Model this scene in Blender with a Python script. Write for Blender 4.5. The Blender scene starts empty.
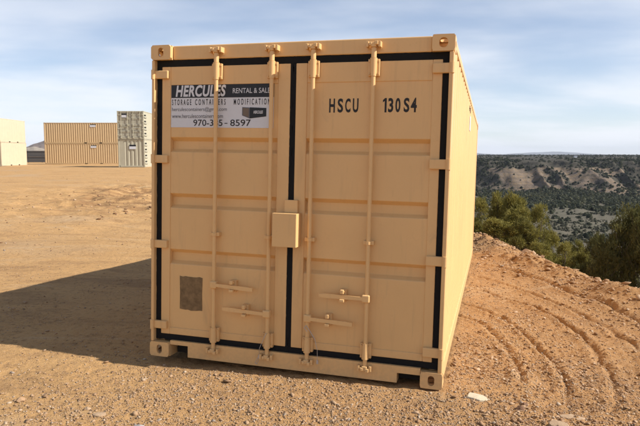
import bpy, bmesh, math, random
import numpy as np
from mathutils import Matrix, Vector

random.seed(7)
rng = np.random.default_rng(11)
S = bpy.context.scene
COL = S.collection

# ------------------------------------------------------------------ camera, sky, sun, exposure
cam_d = bpy.data.cameras.new('camera')
cam_o = bpy.data.objects.new('camera', cam_d)
COL.objects.link(cam_o)
cam_d.sensor_width = 36.0
cam_d.lens = 594.5 / 640 * 36.0
cam_d.clip_start = 0.05
cam_d.clip_end = 60000
cam_o.location = (0, 0, 1.6)
cam_o.rotation_euler = (math.radians(90) - 0.09725, 0, 0)
S.camera = cam_o

SUN_DIR = Vector((3.029, -0.680, 2.538)).normalized()          # towards the sun
SUN_EL = math.asin(SUN_DIR.z)
SUN_AZ = math.atan2(SUN_DIR.x, SUN_DIR.y)
sun_d = bpy.data.lights.new('sun', 'SUN')
sun_d.energy = 5.0
sun_d.angle = math.radians(0.5)
sun_d.color = (1.0, 0.94, 0.88)
sun_o = bpy.data.objects.new('sun', sun_d)
COL.objects.link(sun_o)
sun_o.rotation_euler = SUN_DIR.to_track_quat('Z', 'Y').to_euler()
sun_o.location = (30, -8, 30)

S.view_settings.view_transform = 'Standard'
S.view_settings.look = 'None'
S.view_settings.exposure = 0.54
S.view_settings.gamma = 1.0

world = bpy.data.worlds.new('World')
S.world = world
world.use_nodes = True
wt = world.node_tree
for n in list(wt.nodes):
    wt.nodes.remove(n)


def wn(t, **k):
    n = wt.nodes.new(t)
    for a, b in k.items():
        setattr(n, a, b)
    return n


def wmath(op, a, b=None):
    n = wn('ShaderNodeMath', operation=op)
    for i, v in enumerate((a, b)):
        if v is None:
            continue
        if isinstance(v, (int, float)):
            n.inputs[i].default_value = v
        else:
            wt.links.new(v, n.inputs[i])
    return n.outputs[0]


sky = wn('ShaderNodeTexSky', sky_type='NISHITA')
sky.sun_disc = False
sky.sun_elevation = SUN_EL
sky.sun_rotation = SUN_AZ
sky.altitude = 1900
sky.air_density = 1.0
sky.dust_density = 1.4
sky.ozone_density = 1.0
tc = wn('ShaderNodeTexCoord')
sep = wn('ShaderNodeSeparateXYZ')
wt.links.new(tc.outputs['Generated'], sep.inputs[0])
zz = wmath('ADD', wmath('MAXIMUM', sep.outputs[2], 0.0), 0.16)
cmb = wn('ShaderNodeCombineXYZ')
wt.links.new(wmath('DIVIDE', sep.outputs[0], zz), cmb.inputs[0])
wt.links.new(wmath('DIVIDE', sep.outputs[1], zz), cmb.inputs[1])
mp = wn('ShaderNodeMapping')
mp.inputs['Rotation'].default_value = (0, 0, math.radians(22))
mp.inputs['Scale'].default_value = (0.62, 0.9, 1.0)
mp.inputs['Location'].default_value = (1.3, 0.55, 0)
wt.links.new(cmb.outputs[0], mp.inputs['Vector'])
n1 = wn('ShaderNodeTexNoise')
n1.inputs['Scale'].default_value = 0.85
n1.inputs['Detail'].default_value = 5
n1.inputs['Roughness'].default_value = 0.52
n1.inputs['Distortion'].default_value = 0.2
wt.links.new(mp.outputs[0], n1.inputs['Vector'])
ramp = wn('ShaderNodeValToRGB')
ramp.color_ramp.interpolation = 'EASE'
ramp.color_ramp.elements[0].position = 0.36
ramp.color_ramp.elements[0].color = (0.20, 0.20, 0.20, 1)
ramp.color_ramp.elements[1].position = 0.66
ramp.color_ramp.elements[1].color = (0.74, 0.74, 0.74, 1)
wt.links.new(n1.outputs[0], ramp.inputs[0])
mix = wn('ShaderNodeMixRGB')
path = wmath('DIVIDE', 0.27, wmath('ADD', wmath('MAXIMUM', sep.outputs[2], 0.0), 0.07))
thin = wmath('POWER', wmath('SUBTRACT', 1.0, ramp.outputs[0]), path)
wt.links.new(wmath('SUBTRACT', 1.0, thin), mix.inputs[0])
gain = wn('ShaderNodeMixRGB', blend_type='MULTIPLY')
gain.inputs[0].default_value = 1.0
gain.inputs[2].default_value = (1.38, 1.46, 1.56, 1)
wt.links.new(sky.outputs[0], gain.inputs[1])
wt.links.new(gain.outputs[0], mix.inputs[1])
mix.inputs[2].default_value = (11.6, 11.9, 12.5, 1)
bg = wn('ShaderNodeBackground')
bg.inputs['Strength'].default_value = 0.06
wt.links.new(mix.outputs[0], bg.inputs['Color'])
wo = wn('ShaderNodeOutputWorld')
wt.links.new(bg.outputs[0], wo.inputs['Surface'])


# ------------------------------------------------------------------ materials
def new_mat(name):
    m = bpy.data.materials.new(name)
    m.use_nodes = True
    nt = m.node_tree
    b = nt.nodes['Principled BSDF']
    b.inputs['Specular IOR Level'].default_value = 0.35
    return m, nt, b


def nd(nt, t, **k):
    n = nt.nodes.new(t)
    for a, b in k.items():
        setattr(n, a, b)
    return n


def noise(nt, vec, scale, detail=4, rough=0.55, dist=0.0):
    n = nd(nt, 'ShaderNodeTexNoise')
    n.inputs['Scale'].default_value = scale
    n.inputs['Detail'].default_value = detail
    n.inputs['Roughness'].default_value = rough
    n.inputs['Distortion'].default_value = dist
    if vec is not None:
        nt.links.new(vec, n.inputs['Vector'])
    return n.outputs[0]


def ramp_of(nt, fac, stops):
    r = nd(nt, 'ShaderNodeValToRGB')
    e = r.color_ramp.elements
    while len(e) < len(stops):
        e.new(0.5)
    for el, (p, c) in zip(e, stops):
        el.position = p
        el.color = (c[0], c[1], c[2], 1) if isinstance(c, (tuple, list)) else (c, c, c, 1)
    nt.links.new(fac, r.inputs[0])
    return r.outputs[0]


def mixc(nt, fac, a, b, blend='MIX'):
    m = nd(nt, 'ShaderNodeMixRGB', blend_type=blend)
    for i, v in enumerate((fac, a, b)):
        if isinstance(v, (int, float)):
            m.inputs[i].default_value = v
        elif isinstance(v, (tuple, list)):
            m.inputs[i].default_value = (v[0], v[1], v[2], 1)
        else:
            nt.links.new(v, m.inputs[i])
    return m.outputs[0]


def mth(nt, op, a, b=None, clamp=False):
    n = nd(nt, 'ShaderNodeMath', operation=op)
    n.use_clamp = clamp
    for i, v in enumerate((a, b)):
        if v is None:
            continue
        if isinstance(v, (int, float)):
            n.inputs[i].default_value = v
        else:
            nt.links.new(v, n.inputs[i])
    return n.outputs[0]


def bump(nt, bsdf, h, strength, dist, prev=None):
    b = nd(nt, 'ShaderNodeBump')
    b.inputs['Strength'].default_value = strength
    b.inputs['Distance'].default_value = dist
    nt.links.new(h, b.inputs['Height'])
    if prev is not None:
        nt.links.new(prev, b.inputs['Normal'])
    nt.links.new(b.outputs[0], bsdf.inputs['Normal'])
    return b.outputs[0]


def paint(name, col, rough=0.5, dirt=(0.30, 0.19, 0.09), dirt_amt=0.35, wave=0.006, splash=False):
    """painted steel: slow waviness of the sheet, orange-peel, faint dust and scuffs"""
    m, nt, b = new_mat(name)
    t = nd(nt, 'ShaderNodeTexCoord').outputs['Object']
    big = noise(nt, t, 1.7, 5, 0.6)
    fine = noise(nt, t, 38, 4, 0.6)
    mp_ = nd(nt, 'ShaderNodeMapping')
    mp_.inputs['Scale'].default_value = (9, 9, 0.8)
    nt.links.new(t, mp_.inputs['Vector'])
    streak = noise(nt, mp_.outputs[0], 2.0, 5, 0.6)
    c = mixc(nt, ramp_of(nt, big, [(0.35, 0.0), (0.7, 0.5)]), col, tuple(x * 0.86 for x in col))
    c = mixc(nt, ramp_of(nt, streak, [(0.56, 0.0), (0.8, dirt_amt)]), c, dirt)
    c = mixc(nt, ramp_of(nt, fine, [(0.62, 0.0), (0.78, dirt_amt * 0.6)]), c, dirt)
    if splash:      # dried mud dust along the foot, scuffs on the doors
        b.inputs['Specular IOR Level'].default_value = 0.5
        sp = nd(nt, 'ShaderNodeSeparateXYZ')
        nt.links.new(t, sp.inputs[0])
        foot = ramp_of(nt, mth(nt, 'ADD', sp.outputs[2], mth(nt, 'MULTIPLY', big, 0.45)), [(0.20, 0.45), (0.50, 0.0)])
        c = mixc(nt, mth(nt, 'MULTIPLY', foot, ramp_of(nt, fine, [(0.35, 0.15), (0.65, 1.0)])), c, (0.43, 0.29, 0.15))
        sc_ = nd(nt, 'ShaderNodeMapping')
        sc_.inputs['Scale'].default_value = (3.5, 3.5, 1.6)
        nt.links.new(t, sc_.inputs['Vector'])
        smud = noise(nt, sc_.outputs[0], 1.0, 6, 0.7, 0.8)
        c = mixc(nt, ramp_of(nt, smud, [(0.60, 0.0), (0.74, 0.30)]), c, (0.33, 0.22, 0.12))
        tick = noise(nt, t, 24, 5, 0.75, 1.5)
        c = mixc(nt, ramp_of(nt, tick, [(0.715, 0.0), (0.74, 0.7)]), c, (0.24, 0.13, 0.06))
    nt.links.new(c, b.inputs['Base Color'])
    rr = ramp_of(nt, fine, [(0.3, rough - 0.06), (0.7, rough + 0.12)])
    nt.links.new(rr, b.inputs['Roughness'])
    p = bump(nt, b, noise(nt, t, 2.6, 2, 0.4), 0.5, wave)
    bump(nt, b, noise(nt, t, 160, 2, 0.5), 0.12, 0.001, p)
    return m


def plain(name, col, rough=0.6, metal=0.0, var=0.15, scale=20):
    m, nt, b = new_mat(name)
    t = nd(nt, 'ShaderNodeTexCoord').outputs['Object']
    f = noise(nt, t, scale, 4, 0.6)
    nt.links.new(mixc(nt, f, tuple(x * (1 - var) for x in col), tuple(min(1, x * (1 + var)) for x in col)), b.inputs['Base Color'])
    b.inputs['Roughness'].default_value = rough
    b.inputs['Metallic'].default_value = metal
    return m


M = {}
M['tan'] = paint('tan_paint', (0.72, 0.447, 0.188), 0.42, dirt=(0.42, 0.27, 0.13), splash=True)
M['gasket'] = plain('black_gasket', (0.006, 0.006, 0.006), 0.9)
M['void'] = plain('painted_interior_shade', (0.02, 0.018, 0.015), 0.9)  # near-black colour stands in for the shade inside pockets and holes
M['sign_white'] = plain('sign_white', (0.62, 0.63, 0.65), 0.45, var=0.04)
M['sign_black'] = plain('sign_black', (0.016, 0.016, 0.018), 0.4)
M['ink'] = plain('black_ink', (0.02, 0.017, 0.016), 0.55)
M['sign_grey'] = plain('sign_grey', (0.10, 0.10, 0.11), 0.5)
M['wire'] = plain('galvanised_wire', (0.45, 0.45, 0.46), 0.4, 0.7)
M['ply'] = plain('weathered_board', (0.20, 0.130, 0.062), 0.9, var=0.75, scale=24)
M['cream'] = paint('cream_paint', (0.57, 0.48, 0.335), 0.5, dirt_amt=0.12)
M['tan_far'] = paint('ochre_tan_paint', (0.54, 0.385, 0.205), 0.55, dirt_amt=0.2)
M['sage'] = paint('sage_paint', (0.44, 0.41, 0.30), 0.55, dirt_amt=0.3)
M['sage_dark'] = paint('weathered_sage_paint', (0.40, 0.38, 0.29), 0.55, dirt_amt=0.4)
M['slate'] = paint('slate_paint', (0.085, 0.085, 0.085), 0.6, dirt_amt=0.2)
M['bark'] = plain('grey_bark', (0.13, 0.10, 0.075), 0.9, var=0.4)


def stone_mat(name, stops, rough=0.85):
    m, nt, b = new_mat(name)
    g = nd(nt, 'ShaderNodeNewGeometry')
    c = ramp_of(nt, g.outputs['Random Per Island'], stops)
    t = nd(nt, 'ShaderNodeTexCoord').outputs['Object']
    c = mixc(nt, noise(nt, t, 60, 4, 0.6), mixc(nt, 1.0, c, (0.62, 0.60, 0.58), 'MULTIPLY'), c)
    nt.links.new(c, b.inputs['Base Color'])
    b.inputs['Roughness'].default_value = rough
    bump(nt, b, noise(nt, t, 120, 3, 0.6), 0.5, 0.004)
    return m


M['gravel'] = stone_mat('gravel_stone', [(0.0, (0.24, 0.145, 0.08)), (0.2, (0.42, 0.27, 0.145)), (0.5, (0.48, 0.325, 0.19)),
                                        (0.7, (0.36, 0.215, 0.11)), (0.90, (0.56, 0.43, 0.29)), (1.0, (0.31, 0.25, 0.20))])
M['clod'] = stone_mat('earth_clod', [(0.0, (0.23, 0.125, 0.058)), (0.5, (0.37, 0.215, 0.105)), (1.0, (0.56, 0.39, 0.24))])
M['pale_stone'] = stone_mat('pale_stone', [(0.0, (0.44, 0.31, 0.19)), (1.0, (0.44, 0.31, 0.19))])
M['white_stone'] = stone_mat('white_stone', [(0.0, (0.58, 0.50, 0.35)), (1.0, (0.58, 0.50, 0.35))], 0.7)
M['dark_clod'] = stone_mat('dark_clod', [(0.0, (0.20, 0.11, 0.06)), (1.0, (0.20, 0.11, 0.06))])
M['grey_stone'] = stone_mat('grey_stone', [(0.0, (0.40, 0.36, 0.33)), (1.0, (0.40, 0.36, 0.33))])


def leaf_mat(name, stops):
    m, nt, b = new_mat(name)
    g = nd(nt, 'ShaderNodeNewGeometry')
    o = nd(nt, 'ShaderNodeObjectInfo')
    a = nd(nt, 'ShaderNodeAttribute', attribute_name='tone')
    f = mth(nt, 'ADD', mth(nt, 'MULTIPLY', a.outputs['Fac'], 0.65), mth(nt, 'MULTIPLY', o.outputs['Random'], 0.25))
    f = mth(nt, 'ADD', f, mth(nt, 'MULTIPLY', g.outputs['Random Per Island'], 0.15), True)
    nt.links.new(ramp_of(nt, f, stops), b.inputs['Base Color'])
    b.inputs['Roughness'].default_value = 0.7
    b.inputs['Specular IOR Level'].default_value = 0.2
    tr = nd(nt, 'ShaderNodeBsdfTranslucent')
    nt.links.new(ramp_of(nt, f, stops), tr.inputs['Color'])
    mx = nd(nt, 'ShaderNodeMixShader')
    mx.inputs[0].default_value = 0.35
    nt.links.new(b.outputs[0], mx.inputs[1])
    nt.links.new(tr.outputs[0], mx.inputs[2])
    nt.links.new(mx.outputs[0], nt.nodes['Material Output'].inputs['Surface'])
    return m


M['juniper'] = leaf_mat('juniper_foliage', [(0.0, (0.10, 0.095, 0.028)), (0.45, (0.20, 0.175, 0.040)), (1.0, (0.33, 0.27, 0.065))])
M['juniper_brown'] = leaf_mat('juniper_orange_fleck_foliage', [(0.0, (0.068, 0.070, 0.026)), (0.5, (0.125, 0.120, 0.038)), (0.86, (0.18, 0.155, 0.046)), (1.0, (0.42, 0.24, 0.07))])  # dark olive ramp with orange at its top end
M['sage_brush'] = leaf_mat('sage_brush_foliage', [(0.0, (0.045, 0.048, 0.028)), (0.6, (0.085, 0.083, 0.050)), (1.0, (0.14, 0.13, 0.085))])
M['scrub'] = leaf_mat('distant_scrub', [(0.0, (0.022, 0.028, 0.016)), (0.6, (0.045, 0.052, 0.026)), (1.0, (0.085, 0.082, 0.035))])


# ------------------------------------------------------------------ numpy noise
def _hash(ix, iy, seed):
    h = (ix.astype(np.int64) * 374761393 + iy.astype(np.int64) * 668265263 + seed * 974711) & 0x7fffffff
    h = ((h ^ (h >> 13)) * 1274126177) & 0x7fffffff
    return ((h ^ (h >> 16)) & 0xffff) / 65535.0


def vnoise(x, y, seed=0):
    x = np.asarray(x, float)
    y = np.asarray(y, float)
    ix = np.floor(x)
    iy = np.floor(y)
    fx = x - ix
    fy = y - iy
    ux = fx * fx * fx * (fx * (fx * 6 - 15) + 10)
    uy = fy * fy * fy * (fy * (fy * 6 - 15) + 10)
    a = _hash(ix, iy, seed)
    b = _hash(ix + 1, iy, seed)
    c = _hash(ix, iy + 1, seed)
    d = _hash(ix + 1, iy + 1, seed)
    return (a + (b - a) * ux) * (1 - uy) + (c + (d - c) * ux) * uy - 0.5


def fbm(x, y, seed=0, octs=4, gain=0.5):
    r = 0
    a = 1.0
    c, s = math.cos(0.6), math.sin(0.6)
    for i in range(octs):
        r = r + a * vnoise(x, y, seed + i * 17)
        x, y = (x * c - y * s) * 2.03 + 5.1, (x * s + y * c) * 2.03 - 3.7
        a *= gain
    return r


def smooth(a, b, x):
    t = np.clip((x - a) / (b - a), 0, 1)
    return t * t * (3 - 2 * t)


# ------------------------------------------------------------------ ground height
R = np.array([[0.9609, 0.2760, 0.0238], [-0.2766, 0.9606, 0.0271], [-0.0154, -0.0326, 0.9993]])
T = np.array([-1.4454, 4.9086, -0.0909])
CM = Matrix(((R[0][0], R[0][1], R[0][2], T[0]), (R[1][0], R[1][1], R[1][2], T[1]), (R[2][0], R[2][1], R[2][2], T[2]), (0, 0, 0, 1)))
CL, CW, CH = 7.78, 2.438, 2.591

EDGE_Y = [-400, -40, 0, 4, 7, 9, 11, 14, 16, 20, 26, 40, 80, 200, 2000, 30000]
EDGE_X = [60, 16, 7.0, 5.5, 4.65, 4.35, 4.2, 4.05, 3.6, 2.3, -1, -7, -13, -16, -60, -300]
RUTS = [
    (0.032, 0.045, [(1.70, 8.6), (1.975, 8.368), (2.26, 8.2), (2.433, 7.673), (2.646, 7.172), (2.70, 6.531), (2.654, 5.695), (2.437, 4.898), (2.269, 4.437), (2.031, 3.942), (1.7, 3.3)]),
    (0.028, 0.040, [(1.55, 7.6), (1.729, 7.414), (1.901, 7.149), (2.045, 6.607), (2.084, 5.753), (2.07, 5.202), (1.98, 4.715), (1.807, 4.146), (1.6, 3.6)]),
    (0.030, 0.042, [(1.45, 6.9), (1.566, 6.752), (1.76, 6.271), (1.765, 5.588), (1.689, 4.95), (1.60, 4.5)]),
    (0.030, 0.06, [(2.3, 11.2), (2.707, 10.736), (3.106, 10.118), (3.327, 8.846), (3.522, 7.608), (3.583, 6.952), (3.601, 6.147), (3.5, 5.2)]),
    (0.032, 0.06, [(3.2, 11.6), (3.441, 11.226), (3.754, 10.001), (3.95, 8.861), (4.1, 7.748), (4.25, 7.137), (4.3, 6.0)]),
    (0.030, 0.05, [(1.9, 9.6), (2.5, 9.3), (2.85, 8.3), (3.05, 7.2), (3.1, 6.2), (3.0, 5.2), (2.8, 4.4)]),
]


def seg_dist(px, py, pts):
    d = np.full(px.shape, 1e9)
    arc = np.zeros(px.shape)
    run = 0.0
    for (x0, y0), (x1, y1) in zip(pts[:-1], pts[1:]):
        vx, vy = x1 - x0, y1 - y0
        l = math.hypot(vx, vy)
        u = np.clip(((px - x0) * vx + (py - y0) * vy) / (l * l), 0, 1)
        q = np.hypot(px - x0 - u * vx, py - y0 - u * vy)
        arc = np.where(q < d, run + u * l, arc)
        d = np.minimum(d, q)
        run += l
    return d, arc


def edge_s(x, y):
    return x - np.interp(y, EDGE_Y, EDGE_X) + 0.55 * vnoise(y / 1.3, x * 0 + 3.3, 5) * np.clip(20 / (np.abs(y) + 8), 0, 1)


def ground_z(x, y, fine=True):
    x = np.asarray(x, float)
    y = np.asarray(y, float)
    r = np.hypot(x, y)
    zp = 0.0078 - 0.02382 * np.clip(x, -14, 9) - 0.02712 * np.clip(y, -10, 14)
    w = smooth(11, 62, r)
    z = zp * (1 - w) + 0.46 * w - 0.018
    near = 1 - smooth(60, 140, r)
    z = z + near * 0.05 * fbm(x / 2.6, y / 2.6, 1, 3) * smooth(0.0, 1.4, np.abs(((x - 0.9) ** 2 + (y - 8) ** 2) ** 0.5 - 0) / 3.0)
    z = z + near * 0.10 * fbm(x / 9.0, y / 9.0, 31, 2) * smooth(9, 22, r)
    # the gravel in front of the door end lies a little lower on the left
    z = z - 0.030 * np.exp(-(((x + 1.3) / 1.1) ** 2 + ((y - 4.7) / 0.7) ** 2))
    if fine:
        f2 = 1 - smooth(16, 34, r)
        rough = 0.55 + 0.8 * smooth(0.3, 1.8, x) + 0.3 * smooth(1.0, -3.0, y - 5)
        z = z + f2 * 0.020 * rough * fbm(x / 0.42, y / 0.42, 9, 4, 0.55)
        z = z + f2 * 0.020 * rough * np.abs(vnoise(x / 0.085, y / 0.085, 77)) * smooth(-0.30, 0.2, vnoise(x / 0.8, y / 0.8, 78))
        z = z + f2 * 0.011 * rough * vnoise(x / 0.036, y / 0.036, 79) * (1 - smooth(5, 9, r))
        # broken ground in the yard behind the left of the container
        z = z + 0.26 * fbm(x / 0.9, y / 0.9, 51, 4) * np.exp(-(((x + 7.4) / 4.5) ** 2 + ((y - 25) / 8.0) ** 2))
        near_r = (x > 0.8) & (x < 6) & (y > 2.5) & (y < 13)
        if near_r.any():
            xs, ys = x[near_r], y[near_r]
            add = np.zeros(xs.shape)
            fade = 0.25 + 0.75 * smooth(3.9, 4.9, ys)
            for dep, wid, pts in RUTS:
                dd, arc = seg_dist(xs + 0.05 * vnoise(xs / 0.3, ys / 0.3, 4) + 0.03 * vnoise(xs / 0.07, ys / 0.07, 7), ys + 0.05 * vnoise(xs / 0.3, ys / 0.3, 6) + 0.03 * vnoise(xs / 0.07, ys / 0.07, 8), pts)
                tread = np.clip(np.sin(arc * 2 * math.pi / 0.085 + 14 * dd) * 2.0, -1, 1) * (dd > 0.05) * (1 - smooth(0.20, 0.30, dd)) * np.clip(0.5 + 1.6 * vnoise(xs / 0.6, ys / 0.6, 14), 0, 1)
                add = add + 0.0065 * tread
                amp = 1.05 * fade * dep * (0.68 + 0.9 * np.clip(vnoise(xs / 0.45, ys / 0.45, 12) + 0.15, -0.4, 1))
                add = add - amp * np.exp(-(dd / (wid * 0.55)) ** 2) + 0.45 * amp * np.exp(-((dd - wid * 1.6) / (wid * 0.8)) ** 2)
            z[near_r] += add
    s = edge_s(x, y)
    berm = np.exp(-((s + 0.45) / 0.55) ** 2) * (0.16 + 0.22 * fbm(x / 0.8, y / 0.8, 21, 3)) * (1 - smooth(24, 40, r)) * smooth(2, 7, y + 3)
    z = z + berm
    drop = 26.0 * (1 - np.exp(-np.maximum(s, 0) / 42.0))
    drop = drop * (1 + 0.10 * fbm(x / 30, y / 30, 41, 3) * smooth(4, 40, s)) + 0.6 * fbm(x / 6, y / 6, 43, 3) * smooth(1, 12, s)
    z = z - drop
    return z


def gz(x, y):
    return float(ground_z(np.array([x]), np.array([y]))[0])


# ------------------------------------------------------------------ mesh helpers
def tag(o, label=None, cat=None, group=None, kind=None):
    if label:
        o['label'] = label
    if cat:
        o['category'] = cat
    if group:
        o['group'] = group
    if kind:
        o['kind'] = kind
    return o


def empty(name, mat=None, loc=None):
    o = bpy.data.objects.new(name, None)
    o.empty_display_size = 0.3
    COL.objects.link(o)
    if mat is not None:
        o.matrix_world = mat
    if loc is not None:
        o.location = loc
    return o


def np_mesh(name, v, f, mat, parent=None, smooth_=False, attr=None):
    """fast mesh from arrays; f is an (n,3) or (n,4) int array"""
    me = bpy.data.meshes.new(name)
    v = np.asarray(v, np.float32)
    f = np.asarray(f, np.int32)
    n, k = f.shape
    me.vertices.add(len(v))
    me.vertices.foreach_set('co', v.ravel())
    me.loops.add(n * k)
    me.loops.foreach_set('vertex_index', f.ravel())
    me.polygons.add(n)
    me.polygons.foreach_set('loop_start', np.arange(0, n * k, k, dtype=np.int32))
    if smooth_:
        me.polygons.foreach_set('use_smooth', np.ones(n, bool))
    if attr is not None:
        for an, av in attr.items():
            a = me.attributes.new(an, 'FLOAT', 'POINT')
            a.data.foreach_set('value', np.asarray(av, np.float32))
    me.update(calc_edges=True)
    me.validate()
    if mat is not None:
        me.materials.append(mat)
    o = bpy.data.objects.new(name, me)
    COL.objects.link(o)
    if parent is not None:
        o.parent = parent
    return o


class MB:
    def __init__(self):
        self.v, self.f, self.s = [], [], []

    def add(self, vs, fs, sm=False):
        b = len(self.v)
        self.v += [tuple(p) for p in vs]
        for q in fs:
            self.f.append(tuple(i + b for i in q))
            self.s.append(sm)
        return self

    def box(self, x0, x1, y0, y1, z0, z1):
        return self.add([(x0, y0, z0), (x1, y0, z0), (x1, y1, z0), (x0, y1, z0), (x0, y0, z1), (x1, y0, z1), (x1, y1, z1), (x0, y1, z1)],
                        [(0, 1, 5, 4), (1, 2, 6, 5), (2, 3, 7, 6), (3, 0, 4, 7), (4, 5, 6, 7), (3, 2, 1, 0)])

    def bev(self, x0, x1, y0, y1, z0, z1, b=0.004, seg=2):
        bm = bmesh.new()
        bmesh.ops.create_cube(bm, size=1)
        for q in bm.verts:
            q.co = ((x0 + x1) / 2 + q.co.x * (x1 - x0), (y0 + y1) / 2 + q.co.y * (y1 - y0), (z0 + z1) / 2 + q.co.z * (z1 - z0))
        bmesh.ops.bevel(bm, geom=bm.edges[:], offset=b, segments=seg, profile=0.5, affect='EDGES')
        bm.verts.index_update()
        self.add([q.co[:] for q in bm.verts], [[q.index for q in f.verts] for f in bm.faces])
        bm.free()
        return self

    def cyl(self, p0, p1, r0, r1=None, n=14, caps=True):
        r1 = r0 if r1 is None else r1
        p0, p1 = Vector(p0), Vector(p1)
        d = (p1 - p0).normalized()
        u = d.orthogonal().normalized()
        w = d.cross(u)
        vs = []
        for p, r in ((p0, r0), (p1, r1)):
            for i in range(n):
                a = 2 * math.pi * i / n
                vs.append(p + (u * math.cos(a) + w * math.sin(a)) * r)
        self.add(vs, [(i, (i + 1) % n, n + (i + 1) % n, n + i) for i in range(n)], True)
        if caps:
            self.add(vs[:n], [tuple(range(n - 1, -1, -1))])
            self.add(vs[n:], [tuple(range(n))])
        return self

    def tube(self, pts, r, n=8):
        for a, b in zip(pts[:-1], pts[1:]):
            self.cyl(a, b, r, n=n)
        return self

    def prism(self, poly, y0, y1):
        """poly in (x,z), counter-clockwise seen from -y, extruded in y"""
        n = len(poly)
        vs = [(x, y0, z) for x, z in poly] + [(x, y1, z) for x, z in poly]
        return self.add(vs, [tuple(range(n)), tuple(range(2 * n - 1, n - 1, -1))] + [(i, n + i, n + (i + 1) % n, (i + 1) % n) for i in range(n)])

    def build(self, name, mat, parent=None):
        me = bpy.data.meshes.new(name)
        me.from_pydata(self.v, [], self.f)
        me.polygons.foreach_set('use_smooth', self.s)
        me.update()
        me.materials.append(mat)
        o = bpy.data.objects.new(name, me)
        COL.objects.link(o)
        if parent is not None:
            o.parent = parent
        return o


def copy_tree(o, parent=None):
    c = o.copy()
    COL.objects.link(c)
    if parent is not None:
        c.parent = parent
    for ch in list(o.children):
        copy_tree(ch, c)
    return c


def text_mesh(name, body, box, y, mat, parent, shear=0.0, bold=0.0, spacing=1.0, flip=None):
    """flat print: the words fitted into box = (x0, x1, z0, z1) on the plane at depth y"""
    cu = bpy.data.curves.new(name, 'FONT')
    cu.body = body
    cu.size = 1.0
    cu.shear = shear
    cu.offset = bold
    cu.space_character = spacing
    cu.resolution_u = 4
    tmp = bpy.data.objects.new('lettering_source', cu)
    COL.objects.link(tmp)
    dg = bpy.context.evaluated_depsgraph_get()
    me = bpy.data.meshes.new_from_object(tmp.evaluated_get(dg))
    bpy.data.objects.remove(tmp)
    bpy.data.curves.remove(cu)
    me.name = name
    n = len(me.vertices)
    co = np.zeros(n * 3)
    me.vertices.foreach_get('co', co)
    co = co.reshape(-1, 3)
    mn, mx = co.min(0), co.max(0)
    x0, x1, z0, z1 = box
    X = x0 + (co[:, 0] - mn[0]) / (mx[0] - mn[0]) * (x1 - x0)
    Z = z0 + (co[:, 1] - mn[1]) / (mx[1] - mn[1]) * (z1 - z0)
    if flip == 'side':          # print on the +x side wall: X is depth there
        out = np.stack([np.full(n, y), X, Z], 1)
    else:
        out = np.stack([X, np.full(n, y), Z], 1)
    me.vertices.foreach_set('co', out.ravel())
    me.update()
    me.materials.clear()
    me.materials.append(mat)
    o = bpy.data.objects.new(name, me)
    COL.objects.link(o)
    o.parent = parent
    return o


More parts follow.
